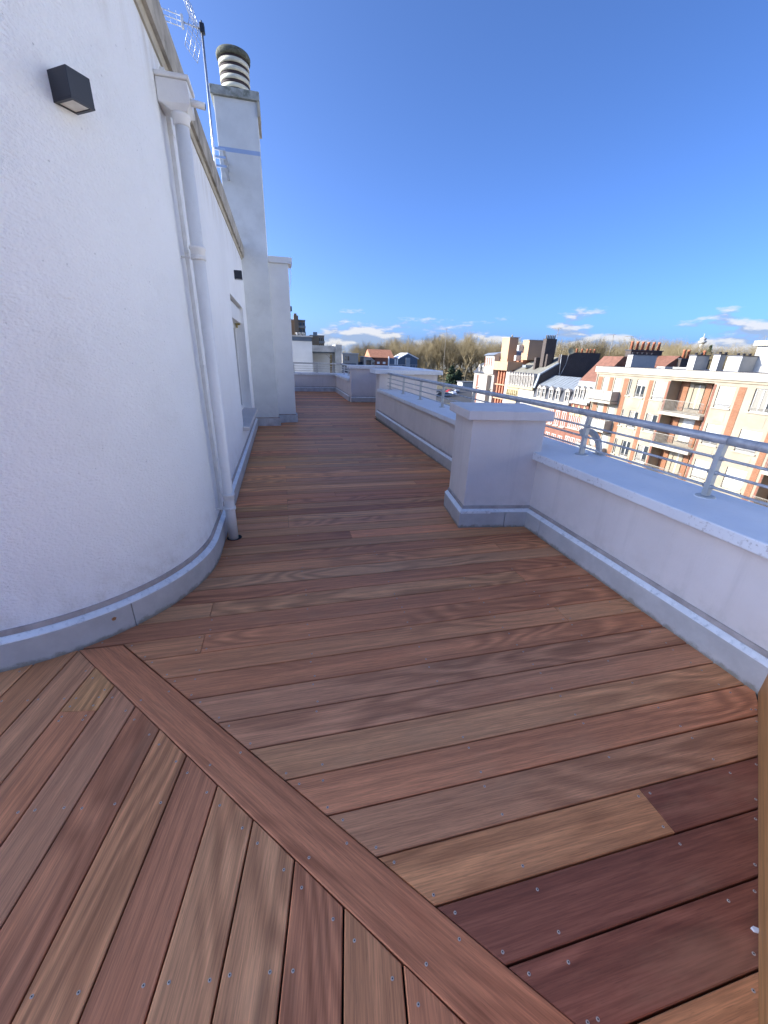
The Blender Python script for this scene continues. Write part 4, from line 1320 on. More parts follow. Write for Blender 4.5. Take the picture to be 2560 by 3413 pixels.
# house with brown tiles
hb = thing('row_house', 'narrow house with brown tiled roof and three tall white dormers', 'house', (36, 38.2, GZ))
m = MB(); m.box(FX, 40, 36.85, 39.7, GZ, -2.75); m.build('wall', M['redbrick'], hb)
m = MB(); m.prism_y([(FX, -2.75), (40, -2.75), (40, -1.0), (35.6, 2.05), (35.0, 2.05), (32.45, -0.55)], 36.85, 39.68); m.build('roof', M['browntile'], hb)
m = MB(); m.prism_y([(FX - 0.03, -2.7), (32.40, -0.58), (32.62, -0.52), (FX + 0.3, -2.7)], 36.9, 39.6); m.build('mansard_face', M['zinc'], hb)
m = MB(); m.box(FX - 0.35, FX + 0.1, 36.85, 39.7, -2.95, -2.72); m.build('eaves', M['offwhite'], hb)
for y in (37.35, 38.25, 39.15): dormer(hb, y, -2.7, 0.66, 1.25, FX - 0.05)
for yy in (37.35, 38.25, 39.15):
    m = MB(); m.prism_x([(yy - 0.4, -4.3), (yy + 0.4, -4.3), (yy + 0.4, -3.7), (yy + 0.12, -3.25), (yy, -3.05), (yy - 0.12, -3.25), (yy - 0.4, -3.7)], FX - 0.10, FX); m.build('pointed_gablet', M['cream'], hb)
facade_windows(hb, 36.9, 39.65, -4.0, 3, 3, 2.7, 0.7, 1.7)
# zinc-roofed house
hc = thing('row_house', 'house with wide grey zinc roof and five small white dormers', 'house', (36, 43.5, GZ))
m = MB(); m.box(FX, 39, 39.72, 47.18, GZ, -3.1); m.build('wall', M['redbrick'], hc)
m = MB(); m.prism_y([(FX, -3.1), (39, -3.1), (39, -0.6), (34.6, -0.35), (33.0, -1.25), (32.45, -1.55)], 39.72, 47.16); m.build('roof', M['zinc'], hc)
for i in range(12):
    yy = 40.1 + i * 0.62
    m = MB(); m.add([(32.5, yy, -1.5), (32.5, yy + 0.04, -1.5), (34.58, yy + 0.04, -0.325), (34.58, yy, -0.325), (32.5, yy, -1.56), (32.5, yy + 0.04, -1.56), (34.58, yy + 0.04, -0.39), (34.58, yy, -0.39)], [(0, 1, 2, 3), (0, 3, 7, 4), (1, 5, 6, 2), (0, 4, 5, 1)]); m.build('roof_seam', M['zinc'], hc)
m = MB(); m.prism_y([(FX - 0.03, -3.05), (32.40, -1.6), (32.62, -1.5), (FX + 0.3, -3.05)], 39.8, 47.1); m.build('mansard_face', M['darkslate'], hc)
m = MB(); m.box(FX - 0.32, FX + 0.1, 39.72, 47.18, -3.3, -3.07); m.build('eaves', M['offwhite'], hc)
for y in (40.6, 42.3, 43.6, 45.1, 46.0): dormer(hc, y, -3.05, 0.78, 1.15, FX - 0.05)
m = MB(); m.box(33.7, 34.3, 39.9, 40.3, -1.0, 0.2); m.build('chimney', M['redbrick'], hc)
m = MB(); m.box(FX - 0.05, FX, 43.3, 47.1, -5.2, -3.4); m.build('pale_panel', M['limestone'], hc)
facade_windows(hc, 39.9, 47.0, -4.1, 6, 3, 2.8, 0.75, 1.75)
# slate-roofed house with a row of tall dormers
hd = thing('row_house', 'house with mossy slate roof, dark brick gable wall and ten white dormers', 'house', (36, 50.6, GZ))
m = MB(); m.box(FX, 41, 47.2, 54.0, GZ, -2.0); m.build('wall', M['offwhite'], hd)
m = MB(); m.prism_y([(FX, -2.0), (41, -2.0), (41, 0.9), (36.4, 1.9), (35.05, 1.15), (32.45, -0.30)], 47.45, 54.0); m.build('roof', M['slate'], hd)
m = MB(); m.prism_y([(FX + 0.05, -2.0), (41, -2.0), (41, 2.5), (37.2, 2.5), (36.2, 2.15), (34.95, 2.15), (34.95, 1.15), (32.45, -0.30)], 47.18, 47.44); m.build('gable_wall', M['darkbrick'], hd)
m = MB(); m.prism_y([(FX - 0.05, -1.95), (32.42, -0.22), (35.0, 1.2), (35.0, 1.05), (32.52, -0.36), (FX + 0.1, -1.95)], 47.12, 47.5); m.build('white_verge', M['zinc'], hd)
for (x, z0, z1_) in ((33.35, 0.4, 1.75), (34.1, 0.8, 2.2)):
    m = MB(); m.box(x, x + 0.75, 49.9 if x < 34 else 48.6, 50.3 if x < 34 else 49.0, z0 - 0.6, z1_); m.build('chimney', M['darkbrick'], hd)
m = MB(); m.box(33.0, 34.2, 51.6, 52.4, 0.4, 0.75); m.build('roof_light', M['zinc'], hd, bevel=0.05)
for x in (37.4, 38.2, 39.0, 39.5, 40.1):
    m = MB(); m.lathe(x, 47.31, [(0.13, 2.5), (0.11, 2.85), (0.14, 2.88), (0.14, 2.95)], 10); m.build('chimney_pot', M['terracotta'], hd)
m = MB(); m.prism_y([(FX - 0.03, -1.95), (32.40, -0.33), (32.6, -0.28), (FX + 0.3, -1.95)], 47.5, 53.9); m.build('mansard_face', M['darkslate'], hd)
for i in range(10):
    dormer(hd, 47.85 + i * 0.64, -1.95, 0.42, 1.35, FX - 0.05)
m = MB(); m.box(FX - 0.3, FX + 0.1, 47.2, 54.0, -2.25, -1.97); m.build('eaves', M['cream'], hd)
m = MB(); m.box(FX - 0.06, FX, 50.9, 53.9, -5.5, -2.25); m.build('cream_panel', M['cream'], hd)
for i in range(6):
    m = MB(); yy = 51.2 + i * 0.48; m.lathe(FX - 0.12, yy, [(0.10, -3.3), (0.15, -3.1), (0.15, -2.95), (0.09, -2.75), (0.13, -2.6)], 8); m.build('baluster', M['cream'], hd)
facade_windows(hd, 47.4, 50.8, -3.2, 4, 3, 2.8, 0.55, 1.8)
facade_windows(hd, 50.95, 53.85, -3.7, 5, 3, 2.6, 0.36, 1.3, 'offwhite')
m = MB(); m.tube((35.3, 47.1, -0.9), (35.05, 47.1, 2.2), 0.045, n=6); m.build('rain_pipe', M['concrete'], hd)
m = MB(); m.path_tube([(36.1, 47.08, 2.2), (35.95, 47.08, 1.0), (35.3, 47.08, -0.6)], 0.03, 5); m.build('hanging_wire', M['rwhite'], hd)
sd = thing('satellite_dish', 'pale satellite dish on the dark brick gable wall', 'dish', (36.3, 47.1, 2.15))
m = MB(); m.lathe(0, 0, [(0.02, 0.0), (0.20, 0.02), (0.36, 0.08), (0.42, 0.13), (0.415, 0.15), (0.35, 0.10), (0.18, 0.04)], 20, False)
me = m.mesh('reflector', M['cream']); o = bpy.data.objects.new('reflector', me); COL.objects.link(o); o.parent = sd; o.location = (0, 0, 0.45); o.rotation_euler = (R(70), R(-30), 0)
m = MB(); m.tube((36.3, 47.1, 2.1), (36.3, 47.1, 2.62), 0.03, n=6); m.build('mount', M['railfar'], sd)
# peach modern block
he = thing('peach_block', 'peach rendered modern block with tall chimney slab and rooftop box', 'apartment block', (36, 56, GZ))
m = MB(); m.box(FX + 0.5, 41, 54.02, 58.0, GZ, 0.0); m.build('wall', M['rustred'], he)
m = MB(); m.box(FX - 0.4, 34.0, 54.02, 58.0, -0.1, 1.1); m.build('balcony_block', M['peach'], he)
m = MB(); m.box(34.0, 41, 54.02, 58.0, 0.0, 1.9); m.build('upper_storey', M['rustred'], he)
m = MB(); m.box(32.6, 34.0, 56.0, 58.1, 1.1, 4.35); m.build('chimney_slab', M['peach'], he)
m = MB(); m.box(32.5, 34.1, 55.9, 58.2, 4.35, 4.45); m.build('slab_cap', M['concrete'], he)
m = MB(); m.lathe(33.5, 57, [(0.12, 4.45), (0.1, 4.8)], 8); m.build('chimney_pot', M['railfar'], he)
m = MB(); m.box(33.95, 36.7, 53.0, 54.6, 1.4, 3.98); m.build('rooftop_box', M['peach'], he)
m = MB(); m.box(33.85, 36.8, 52.95, 54.65, 3.98, 4.05); m.build('box_cap', M['concrete'], he)
m = MB(); m.box(FX + 0.1, FX + 0.5, 54.1, 54.9, GZ, -0.1); m.build('column', M['offwhite'], he)
for zz in range(5):
    z0 = -2.1 - zz * 2.0
    m = MB(); m.box(FX + 0.1, FX + 0.5, 55.0, 57.9, z0 - 0.15, z0); m.build('arcade_floor', M['peach'], he)
    for yy in (55.6, 56.4, 57.2): 
        m = MB(); m.box(FX + 0.25, FX + 0.45, yy, yy + 0.12, z0, z0 + 1.85); m.build('arcade_post', M['rustred'], he)
for (yy, zz) in ((55.2, 1.25), (54.8, 2.6)):
    m = MB(); m.box(33.2, 34.1, yy - 0.5, yy, zz, zz + 0.75); m.build('air_unit', M['rwhite'], he, bevel=0.03)
ck = thing('chimney_stack', 'dark brick chimney with a row of pots behind the slate roof', 'chimney', (34.6, 49.3, 0.6))
m = MB(); m.box(33.85, 35.4, 49.0, 49.7, 0.6, 4.05); m.build('shaft', M['darkbrick'], ck)
for i in range(6):
    m = MB(); m.lathe(34.0 + i * 0.25, 49.35, [(0.09, 4.05), (0.075, 4.5), (0.095, 4.52)], 8); m.build('chimney_pot', M['railfar'], ck)
# white and red house at the end of the row
hf = thing('row_house', 'white and red brick house with oriel at the far end of the row', 'house', (36, 61.5, GZ))
m = MB(); m.box(FX, 41, 58.15, 65.0, GZ, -0.8); m.build('wall', M['offwhite'], hf)
m = MB(); m.box(FX - 0.3, 36, 58.15, 61.1, -0.8, 1.9); m.build('gable_storey', M['offwhite'], hf)
m = MB(); m.prism_y([(FX - 0.6, 1.9), (41, 1.9), (41, 2.4), (37, 2.75), (FX + 0.2, 2.25)], 58.1, 61.3); m.build('roof', M['zinc'], hf)
m = MB(); m.box(36.0, 41, 58.15, 61.2, -0.8, 1.9); m.build('rear_wall', M['redbrick'], hf)
m = MB(); m.prism_y([(FX - 0.3, -0.8), (41, -0.8), (39, 0.9), (33.2, 0.7)], 61.2, 65.0); m.build('lower_roof', M['darkslate'], hf)
m = MB(); m.box(FX - 0.7, FX, 59.0, 60.6, -5.5, -1.0); m.build('oriel', M['offwhite'], hf)
for i in range(4):
    yy = 58.4 + i * 0.68
    window(hf, FX - 0.42, yy, yy + 0.45, 0.35, 1.5, 1, 0, False, False, 'offwhite', deep=0.10)
    m = MB(); m.box(FX - 0.34, FX - 0.31, yy + 0.46, yy + 0.66, 0.3, 1.6); m.build('brick_panel', M['redbrick'], hf)
facade_windows(hf, 58.3, 64.8, -1.3, 6, 4, 2.6, 0.55, 1.7)
for yy in (61.0, 63.3):
    m = MB(); m.box(FX - 0.03, FX + 0.02, yy, yy + 0.6, GZ, -1.1); m.build('brick_pier', M['redbrick'], hf)
for yy in (61.9, 63.2): dormer(hf, yy, -0.75, 0.6, 0.9, FX - 0.1)

# pots and stacks behind the apartment block
for (nm, x0, x1, y, z0, z1_, n) in (('row of six terracotta pots on a dark stack behind the apartment block', 38.8, 43.2, 40.0, -1, 2.75, 6), ('low dark stack with three terracotta pots behind the flat roof', 42.2, 46.2, 36.5, -1, 1.95, 3)):
    c_ = thing('chimney_stack', nm, 'chimney', ((x0 + x1) / 2, y, z0))
    m = MB(); m.box(x0, x1, y, y + 0.8, z0, z1_); m.build('shaft', M['darkbrick'], c_)
    m = MB(); m.box(x0 - 0.08, x1 + 0.08, y - 0.08, y + 0.88, z1_, z1_ + 0.1); m.build('cap', M['lead'], c_)
    for i in range(n):
        xx = x0 + 0.3 + (x1 - x0 - 0.6) * i / (n - 1) if n == 6 else x0 + (0.6, 1.2, 3.4)[i]
        m = MB(); m.lathe(xx, y + 0.4, [(0.17, z1_ + 0.1), (0.13, z1_ + 0.85), (0.16, z1_ + 0.88), (0.16, z1_ + 0.98)], 10); m.build('chimney_pot', M['terracotta'], c_)
hg = thing('tiled_house', 'house with brown tiled gable roof behind the apartment block', 'house', (38, 40.5, GZ))
m = MB(); m.box(40.05, 45, 37.2, 39.9, GZ, 0.6); m.build('wall', M['redbrick'], hg)
m = MB(); m.prism_y([(39.7, 0.5), (45.3, 0.5), (42.4, 2.3)], 36.9, 39.95); m.build('roof', M['browntile'], hg)


# roof aerials
def aerial(x, y, z0, z1_, label, n=6, span=1.3):
    a = thing('roof_aerial', label, 'antenna', (x, y, z0), 'aerials on the roofs across the street')
    m = MB(); m.tube((x, y, z0), (x + 0.03, y, z1_), 0.03, n=6); m.build('mast', M['railfar'], a)
    m = MB(); m.tube((x - span * 0.7, y + 0.2, z1_ - 0.15), (x + span * 0.3, y - 0.1, z1_ - 0.1), 0.02, n=5)
    for i in range(n):
        xx = x - span * 0.65 + i * span / n
        m.tube((xx, y - 0.25, z1_ - 0.13), (xx, y + 0.55, z1_ - 0.13), 0.012, n=4)
    m.build('yagi', M['railfar'], a)
    m = MB(); m.tube((x - 0.3, y, z1_ - 0.9), (x + 0.35, y, z1_ - 0.85), 0.015, n=4); m.build('second_arm', M['railfar'], a)


aerial(44.9, 50.0, 1.0, 5.1, 'tall roof aerial left of the terracotta pots')
aerial(47.9, 50.0, 1.0, 5.0, 'shorter roof aerial just beside the terracotta pots')
aerial(36.4, 50.5, 1.5, 5.6, 'roof aerial above the dark brick chimney')
aerial(31.5, 78.0, -6, 6.6, 'lone thin mast left of the peach chimney slab', 3)
aerial(33.7, 110.0, 1.0, 6.6, 'wide aerial above the blue grey house', 7, 3.2)

# ================================================================== NEIGHBOUR ROOF beyond the terrace
nb = thing('neighbour_penthouse', 'whitewashed neighbouring rooftop block with dark roof edge', 'building', (1.1, 23, GZ))
m = MB(); m.box(-3.0, 1.63, 22.0, 27, -2, 1.98); m.build('wall', M['rwall'], nb)
m = MB(); m.box(-3.05, 1.62, 21.95, 27.05, 1.98, 2.17); m.build('roof_edge', M['bluegrey'], nb)
m = MB(); m.box(-3.1, 1.67, 21.9, 27.1, 2.17, 2.235); m.build('roof_cap', M['concrete'], nb)
m = MB(); m.box(-6, 4.2, 19.2, 30, GZ, -2); m.build('lower_storeys', M['offwhite'], nb)
for i, x in enumerate((0.95, 1.12, 1.28)):
    m = MB(); m.lathe(x, 23, [(0.06, 2.23), (0.06, 2.34 + 0.03 * (i % 2)), (0.08, 2.35 + 0.03 * (i % 2)), (0.08, 2.40)], 10); m.build('vent', M['rwhite'], nb)
pg = thing('covered_terrace', 'concrete canopy on a post beside the whitewashed rooftop block', 'canopy', (2.4, 22.3, -2))
m = MB(); m.box(1.635, 2.80, 22.02, 26, 1.50, 1.80); m.build('canopy_beam', M['concrete'], pg)
m = MB(); m.box(1.64, 2.79, 22.2, 25.9, 1.44, 1.498); m.build('awning_case', M['bluegrey'], pg)
m = MB(); m.box(2.805, 3.14, 21.9, 23.2, -2, 1.87); m.build('post', M['concrete'], pg)
m = MB(); m.box(1.635, 2.80, 24.5, 24.7, -2, 1.44); m.build('back_wall', M['rwall'], pg)
m = MB(); m.path_tube([(2.70, 22.3, 1.42), (2.70, 22.3, -1.0)], 0.025, 6); m.path_tube([(1.70, 22.3, 1.40), (2.72, 22.3, 1.40)], 0.02, 6); m.path_tube([(2.35, 22.3, 1.40), (2.5, 22.28, 1.28), (2.58, 22.26, 1.12)], 0.018, 6); m.build('awning_arm', M['rail'], pg)

# ================================================================== FAR BUILDINGS
def tower(label, x0, x1, y0, y1, ztop, nfl, extra=None):
    t = thing('tower_block', label, 'tower block', ((x0 + x1) / 2, (y0 + y1) / 2, GZ))
    m = MB(); m.box(x0, x1, y0, y1, GZ, ztop); m.build('wall', M['towerbrick'], t)
    m = MB(); m.box(x0 - 0.2, x1 + 0.2, y0 - 0.2, y1 + 0.2, ztop, ztop + 0.5); m.build('roof_edge', M['towerpale'], t)
    xm = x0 + (x1 - x0) * (0.52 if extra is None else extra)
    for i in range(nfl):
        z = ztop - 1.2 - i * 2.9
        m = MB(); m.box(xm, x1 + 0.15, y0 - 1.0, y0, z - 2.1, z - 1.0); m.build('balcony', M['towerpale'], t)
        for k_ in range(3):
            xa = xm + 0.2 + k_ * (x1 - xm) / 3
            w_ = empty('window'); w_.parent = t; w_.location = Vector((xa, y0, z)) - wloc(t)
            m = MB(); m.box(xa, xa + (x1 - xm) / 3 - 0.5, y0 - 0.05, y0 + 0.1, z - 1.0, z + 0.4); m.build('pane', M['glass'], w_)
            m = MB(); m.box(xa - 0.1, xa + (x1 - xm) / 3 - 0.4, y0 - 0.04, y0 + 0.1, z + 0.4, z + 0.55); m.build('lintel', M['rwhite'], w_)
    return t


t1 = tower('tall brown brick tower block with a stair shaft at the far left', 5.6, 13.2, 220, 232, 16.2, 9, 0.45)
m = MB(); m.box(7.7, 9.9, 218.5, 222, GZ, 18.4); m.build('stair_shaft', M['towerbrick'], t1)
m = MB(); m.box(7.9, 9.2, 219, 221.5, 18.4, 19.3); m.build('shaft_head', M['towerbrick'], t1)
t2 = tower('lower brown tower block right of the tall one', 15.9, 22.7, 222, 234, 9.6, 7, 0.6)
m = MB(); m.box(17.6, 19.4, 224, 228, 9.6, 11.6); m.build('lift_house', M['concrete'], t2)
q = 110 / 70
wh = thing('white_house', 'white flat roofed house with two dark windows left of the brick house', 'house', (18.5, 112, GZ))
m = MB(); m.box(15.9, 20.1, 110, 118, GZ, 1.5); m.build('wall', M['offwhite'], wh)
m = MB(); m.box(15.7, 20.3, 109.8, 118.2, 1.5, 1.75); m.build('roof_edge', M['rwhite'], wh)
for xa in (16.5, 17.25):
    m = MB(); m.box(xa, xa + 0.42, 109.95, 110.1, -0.1, 1.0); m.build('window', M['glass'], wh)
m = MB(); m.prism_x([(106.5, -2.6), (109.9, -0.8), (109.9, -3.0), (106.5, -3.0)], 14.6, 19.5); m.build('lean_to_roof', M['darkslate'], wh)
m = MB(); m.box(14.8, 19.4, 106.6, 109.9, GZ, -2.7); m.build('lean_to_wall', M['redbrick'], wh)
gh = thing('gabled_house', 'small pale house with dark roof between white house and brick house', 'house', (23, 111, GZ))
m = MB(); m.prism_y([(21.7, GZ), (24.5, GZ), (24.5, -0.2), (23.3, 0.65), (21.7, 0.8)], 110, 116); m.build('wall', M['offwhite'], gh)
m = MB(); m.box(22.3, 23.6, 109.9, 110.1, -1.4, 0.15); m.build('window', M['glass'], gh)
m = MB(); m.box(24.0, 24.3, 109.9, 110.1, -0.9, -0.4); m.build('window', M['glass'], gh)
m = MB(); m.prism_y([(21.5, 0.85), (23.4, 0.68), (24.65, -0.2), (24.65, 0.0), (23.4, 0.9), (21.5, 1.05)], 109.8, 116.2); m.build('roof', M['rwhite'], gh)
m = MB(); m.prism_x([(109.8, -2.2), (112, -0.4), (114, -2.2)], 20.2, 21.6); m.build('side_roof', M['darkslate'], gh)
rh = thing('brick_house', 'red brick house with orange tiled roof in the distance', 'house', (26.5, 112, GZ))
m = MB(); m.box(24.6, 28.4, 110.2, 118, GZ, 0.85); m.build('wall', M['redbrick'], rh)
m = MB(); m.prism_x([(109.9, 0.85), (118.3, 0.85), (114.2, 2.9)], 23.4, 30.0); m.build('roof', M['orangetile'], rh)
for xa in (25.3, 26.9):
    m = MB(); m.box(xa, xa + 0.7, 110.1, 110.3, -0.75, -0.2); m.build('window', M['pvc'], rh)
m = MB(); m.box(29.2, 30.1, 113.6, 114.6, 1.2, 1.9); m.build('chimney', M['limestone'], rh)
bh = thing('blue_house', 'blue grey clad house with white edged gable in the distance', 'house', (33, 111, GZ))
m = MB(); m.box(28.5, 36.6, 109.9, 117, GZ, 0.75); m.build('wall', M['bluegrey'], bh)
m = MB(); m.prism_y([(31.6, 0.76), (36.7, 0.76), (33.8, 2.0)], 109.85, 117); m.build('gable', M['bluegrey'], bh)
m = MB(); m.prism_y([(31.3, 0.72), (33.8, 2.0), (36.9, 0.72), (36.9, 0.95), (33.8, 2.25), (31.3, 0.95)], 109.7, 117.2); m.build('roof_edge', M['pvc'], bh)
m = MB(); m.box(28.3, 28.6, 109.6, 110.0, GZ, 1.2); m.build('white_corner', M['pvc'], bh)
for xa in (30.1, 30.7):
    m = MB(); m.box(xa, xa + 0.35, 109.8, 109.95, -0.9, 0.6); m.build('window', M['pvc'], bh)
m = MB()
for xa in np.arange(28.7, 36.5, 0.8): m.box(xa, xa + 0.05, 109.1, 109.15, -1.6, -0.8)
m.box(28.6, 36.6, 109.1, 109.16, -0.8, -0.72); m.box(28.6, 36.6, 109.0, 109.9, -1.8, -1.6); m.build('terrace_rail', M['rail'], bh)
m = MB(); m.box(33.0, 34.2, 108.9, 109.0, -1.6, 1.0); m.build('trellis', M['zinc'], bh)
wt = thing('telecom_tower', 'slim white tower with ringed head on the horizon at right', 'tower', (364.5, 300, GZ))
m = MB(); m.lathe(364.5, 300, [(2.6, GZ), (1.7, 15), (1.5, 19)], 14); m.build('shaft', M['rwhite'], wt)
m = MB(); m.lathe(364.5, 300, [(1.6, 19), (3.1, 20.2), (3.1, 21.2), (1.7, 21.8), (2.4, 22.8), (2.4, 23.6), (1.0, 24.3), (0.35, 24.5), (0.3, 27.5)], 14); m.build('head', M['concrete'], wt)
sh_ = thing('garage_shed', 'low grey flat roofed shed in front of the wood', 'shed', (92, 185, GZ))
m = MB(); m.box(84, 100, 182, 188, GZ, GZ + 2.6); m.build('wall', M['concrete'], sh_)
m = MB(); m.box(83.5, 100.5, 181.5, 188.5, GZ + 2.6, GZ + 2.85); m.build('roof', M['flatroof'], sh_)


# ================================================================== PARKED CARS
def car_parts():
    prof = [(-2.1, 0.35), (2.1, 0.35), (2.15, 0.62), (2.0, 0.85), (1.15, 0.95), (0.45, 1.42), (-1.1, 1.46), (-1.85, 1.0), (-2.15, 0.92)]
    b = MB(); b.prism_y(prof, -0.85, 0.85)
    gl = MB(); gl.prism_y([(0.98, 0.98), (0.45, 1.36), (-1.05, 1.40), (-1.6, 1.0)], -0.86, 0.86)
    w_ = MB(); w_.tube((0, -0.1, 0), (0, 0.1, 0), 0.32, n=14)
    hb_ = MB(); hb_.tube((0, -0.105, 0), (0, 0.105, 0), 0.18, n=10)
    lt = MB(); lt.box(2.08, 2.13, -0.2, 0.2, 0.62, 0.78)
    return b, gl, w_, hb_, lt


CB_ = car_parts()
paint = {'dark blue': (0.03, 0.045, 0.09), 'white': (0.75, 0.75, 0.74), 'black': (0.015, 0.015, 0.017), 'silver': (0.4, 0.41, 0.42), 'grey': (0.13, 0.135, 0.14), 'red': (0.35, 0.03, 0.025)}
for k_, v in paint.items(): M['car_' + k_] = simple('car_paint_' + k_.replace(' ', '_'), v, 0.3, 0.1, var=0.03)
CARM = {}
def car(x, y, rz, colr, label):
    t = thing('parked_car', label, 'car', (x, y, GZ + 0.006), 'cars parked beyond the row of houses', rz)
    def P(name, i, mat, loc=(0, 0, 0), par=None):
        key = (i, mat)
        if key not in CARM: CARM[key] = CB_[i].mesh(name, M[mat])
        o = bpy.data.objects.new(name, CARM[key]); COL.objects.link(o); o.parent = par or t; o.location = loc; return o
    P('body', 0, 'car_' + colr); P('glazing', 1, 'glass')
    for sx in (-1.3, 1.3):
        for sy in (-0.78, 0.78):
            w_ = P('wheel', 2, 'rubber', (sx, sy, 0.32)); P('rim', 3, 'alu', (0, 0, 0), w_)
    for sy in (-0.55, 0.55): P('headlight', 4, 'pvc', (0, sy, 0))


car(56, 147, R(20), 'dark blue', 'dark blue car parked at the left of the lot')
car(60.5, 150, R(15), 'black', 'black car parked between the dark blue and white cars')
car(63.5, 146.5, R(100), 'white', 'white car parked among the dark cars')
car(55.2, 139, R(25), 'grey', 'grey car parked nearest the terrace wall')
car(59, 141, R(15), 'silver', 'silver car parked beside the grey car')
car(66, 153, R(10), 'red', 'red car at the right end of the parked row')
car(70, 158, R(95), 'silver', 'silver car parked farthest to the right')

# ================================================================== TREES
def bare_tree(seed, H=1.0, levels=4):
    """unit-less bare crown about 26 m high: returns trunk and twig builders"""
    r = random.Random(seed)
    tr, tw = MB(), MB()

    def branch(p, d, L, rad, lev):
        nseg = 3 if lev < 2 else 2
        q = p
        for i in range(nseg):
            d = (d + Vector((r.uniform(-1, 1), r.uniform(-1, 1), r.uniform(-0.25, 0.55))) * (0.13 + 0.05 * lev)).normalized()
            e = q + d * (L / nseg)
            ra, rb = rad * (1 - 0.55 * i / nseg), rad * (1 - 0.55 * (i + 1) / nseg)
            (tr if lev < 2 else tw).tube(q, e, ra, rb, 5 if lev < 2 else 3, False)
            q = e
            if lev < levels:
                nchild = (3 if lev == 0 else 3) if (i > 0 or lev > 0) else 1
                for c in range(nchild):
                    ax = Vector((r.uniform(-1, 1), r.uniform(-1, 1), r.uniform(-0.2, 0.6))).normalized()
                    nd = (d * (0.72 if lev else 0.55) + ax * 0.75 + Vector((0, 0, 0.22))).normalized()
                    branch(q, nd, L * r.uniform(0.48, 0.68), rb * 0.62, lev + 1)
        if lev < levels:
            branch(q, d, L * 0.6, rad * 0.4, lev + 1)

    branch(Vector((0, 0, 0)), Vector((0, 0, 1)), 11.5, 0.75, 0)
    return tr, tw


PROTO = []
for sd_ in range(6):
    tr, tw = bare_tree(100 + sd_)
    zmax = max(v[2] for v in tw.v)
    k_ = 26.0 / zmax
    tr.v = [(x * k_, y * k_, z * k_) for x, y, z in tr.v]; tw.v = [(x * k_, y * k_, z * k_) for x, y, z in tw.v]
    a_ = bpy.data.meshes.new('trunk'); a_.from_pydata(tr.v, [], tr.f); a_.materials.append(M['bark'])
    b_ = bpy.data.meshes.new('crown'); b_.from_pydata(tw.v, [], tw.f); b_.materials.append(M['twig'])
    PROTO.append((a_, b_))


def put_tree(x, y, h, label, group, i, zb=GZ):
    t = thing('bare_tree', label, 'tree', (x, y, zb), group, rr_.uniform(0, 6.28))
    s_ = h / 26.0
    w_ = s_ * rr_.uniform(0.85, 1.2)
    t.scale = (w_, w_, s_)
    for nm, me in zip(('trunk', 'crown'), PROTO[i % 6]):
        o = bpy.data.objects.new(nm, me); COL.objects.link(o); o.parent = t


rr_ = random.Random(11)
cnt = 0
for row, (dist, step) in enumerate(((262, 2.1), (285, 1.7), (310, 1.6), (340, 1.5), (375, 1.5))):
    az = 9.5 + row * 0.3
    while az < 62:
        d = dist + rr_.uniform(-10, 10)
        h = 24.2 * dist / 300 + rr_.uniform(-4.5, 3.0) + (4.0 if 21 < az < 25.5 else 0) - (3.5 if az < 14 else 0) + (1.5 if az > 36 else 0)
        near_edge = row == 0
        put_tree(d * math.sin(R(az)), d * math.cos(R(az)), h, 'bare brown winter tree standing in the wood beyond the houses', 'bare trees of the wood', cnt)
        cnt += 1
        az += step * rr_.uniform(0.7, 1.3)
for (x, y, h, nm) in ((14.5, 150, 17.0, 'leftmost'), (18.0, 152, 18.5, 'second from left'), (21.5, 155, 16.5, 'third from left'), (25, 168, 16.0, 'rightmost')):
    put_tree(x, y, h, 'bare tree rising behind the white flat roofed house, ' + nm + ' of four', 'bare trees near the white house', cnt); cnt += 1
for (az, d, h, nm) in ((37.0, 245, 24, 'leftmost'), (39.6, 235, 25.5, 'second from left'), (41.0, 240, 26, 'third from left'), (44.8, 215, 25.0, 'fourth from left'), (48.8, 225, 25.5, 'rightmost')):
    put_tree(d * math.sin(R(az)), d * math.cos(R(az)), h, 'taller bare tree rising above the apartment roof, ' + nm + ' of five', 'bare trees above the roofs', cnt); cnt += 1


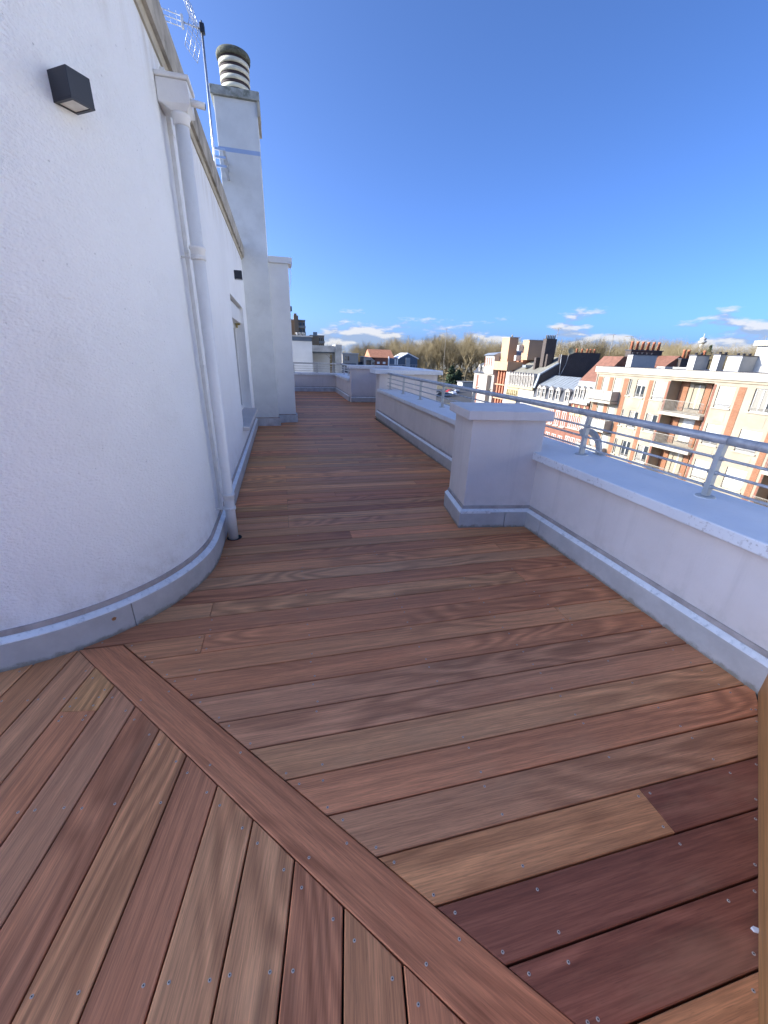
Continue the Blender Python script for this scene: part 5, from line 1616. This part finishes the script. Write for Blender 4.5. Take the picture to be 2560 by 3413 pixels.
def evergreen(x, y, h, w, label):
    t = thing('evergreen_tree', label, 'tree', (x, y, GZ), None)
    m = MB(); m.tube((x, y, GZ), (x, y, GZ + h * 0.7), 0.3, 0.1, 6); m.build('trunk', M['bark'], t)
    m = MB(); r = random.Random(int(x * 7))
    for i in range(900):
        u = r.random(); z = GZ + h * (0.12 + 0.88 * u)
        rad = w * (1 - u) ** 0.6 * (0.75 + 0.35 * math.sin(u * 17 + i % 3)) * math.sqrt(r.random())
        a = r.uniform(0, 6.283); c = Vector((x + rad * math.cos(a), y + rad * math.sin(a), z))
        s_ = r.uniform(0.35, 0.9)
        e1 = Vector((r.uniform(-1, 1), r.uniform(-1, 1), r.uniform(-0.6, 0.6))).normalized() * s_; e2 = e1.orthogonal().normalized() * s_ * 0.6
        m.add([c - e1, c + e2, c + e1, c - e2], [(0, 1, 2, 3)])
    me = bpy.data.meshes.new('crown'); me.from_pydata([(v[0] - x, v[1] - y, v[2] - GZ) for v in m.v], [], m.f); me.materials.append(M['needle'])
    o = bpy.data.objects.new('crown', me); COL.objects.link(o); o.parent = t


evergreen(84, 196, 9.5, 3.6, 'dark evergreen tree in front of the bare wood')
evergreen(88.5, 198, 7.5, 3.8, 'broader lower evergreen bush beside the dark evergreen tree')
evergreen(96, 190, 8, 3.0, 'evergreen nearest the white and red house')
evergreen(238, 190, 24, 4.5, 'evergreen tip showing above the roofs at right')

# undergrowth below the bare trees
ug = MB(); r = random.Random(3)
for i in range(9000):
    az = R(r.uniform(8, 62)); d = r.uniform(255, 390)
    x, y = d * math.sin(az), d * math.cos(az); z = GZ + abs(r.gauss(0, 2.4))
    s_ = r.uniform(0.8, 2.0); a = r.uniform(0, 6.28)
    e1 = Vector((math.cos(a), math.sin(a), r.uniform(-.3, .6))) * s_; e2 = Vector((r.uniform(-.3, .3), r.uniform(-.3, .3), 1)) * s_ * 0.22
    c = Vector((x, y, z)); ug.add([c - e1, c + e2, c + e1, c - e2], [(0, 1, 2, 3)])
me = bpy.data.meshes.new('undergrowth'); me.from_pydata(ug.v, [], ug.f); me.materials.append(M['twig'])
o = bpy.data.objects.new('undergrowth', me); COL.objects.link(o)
tag(o, 'brown winter undergrowth below the bare trees', 'undergrowth', kind='stuff')
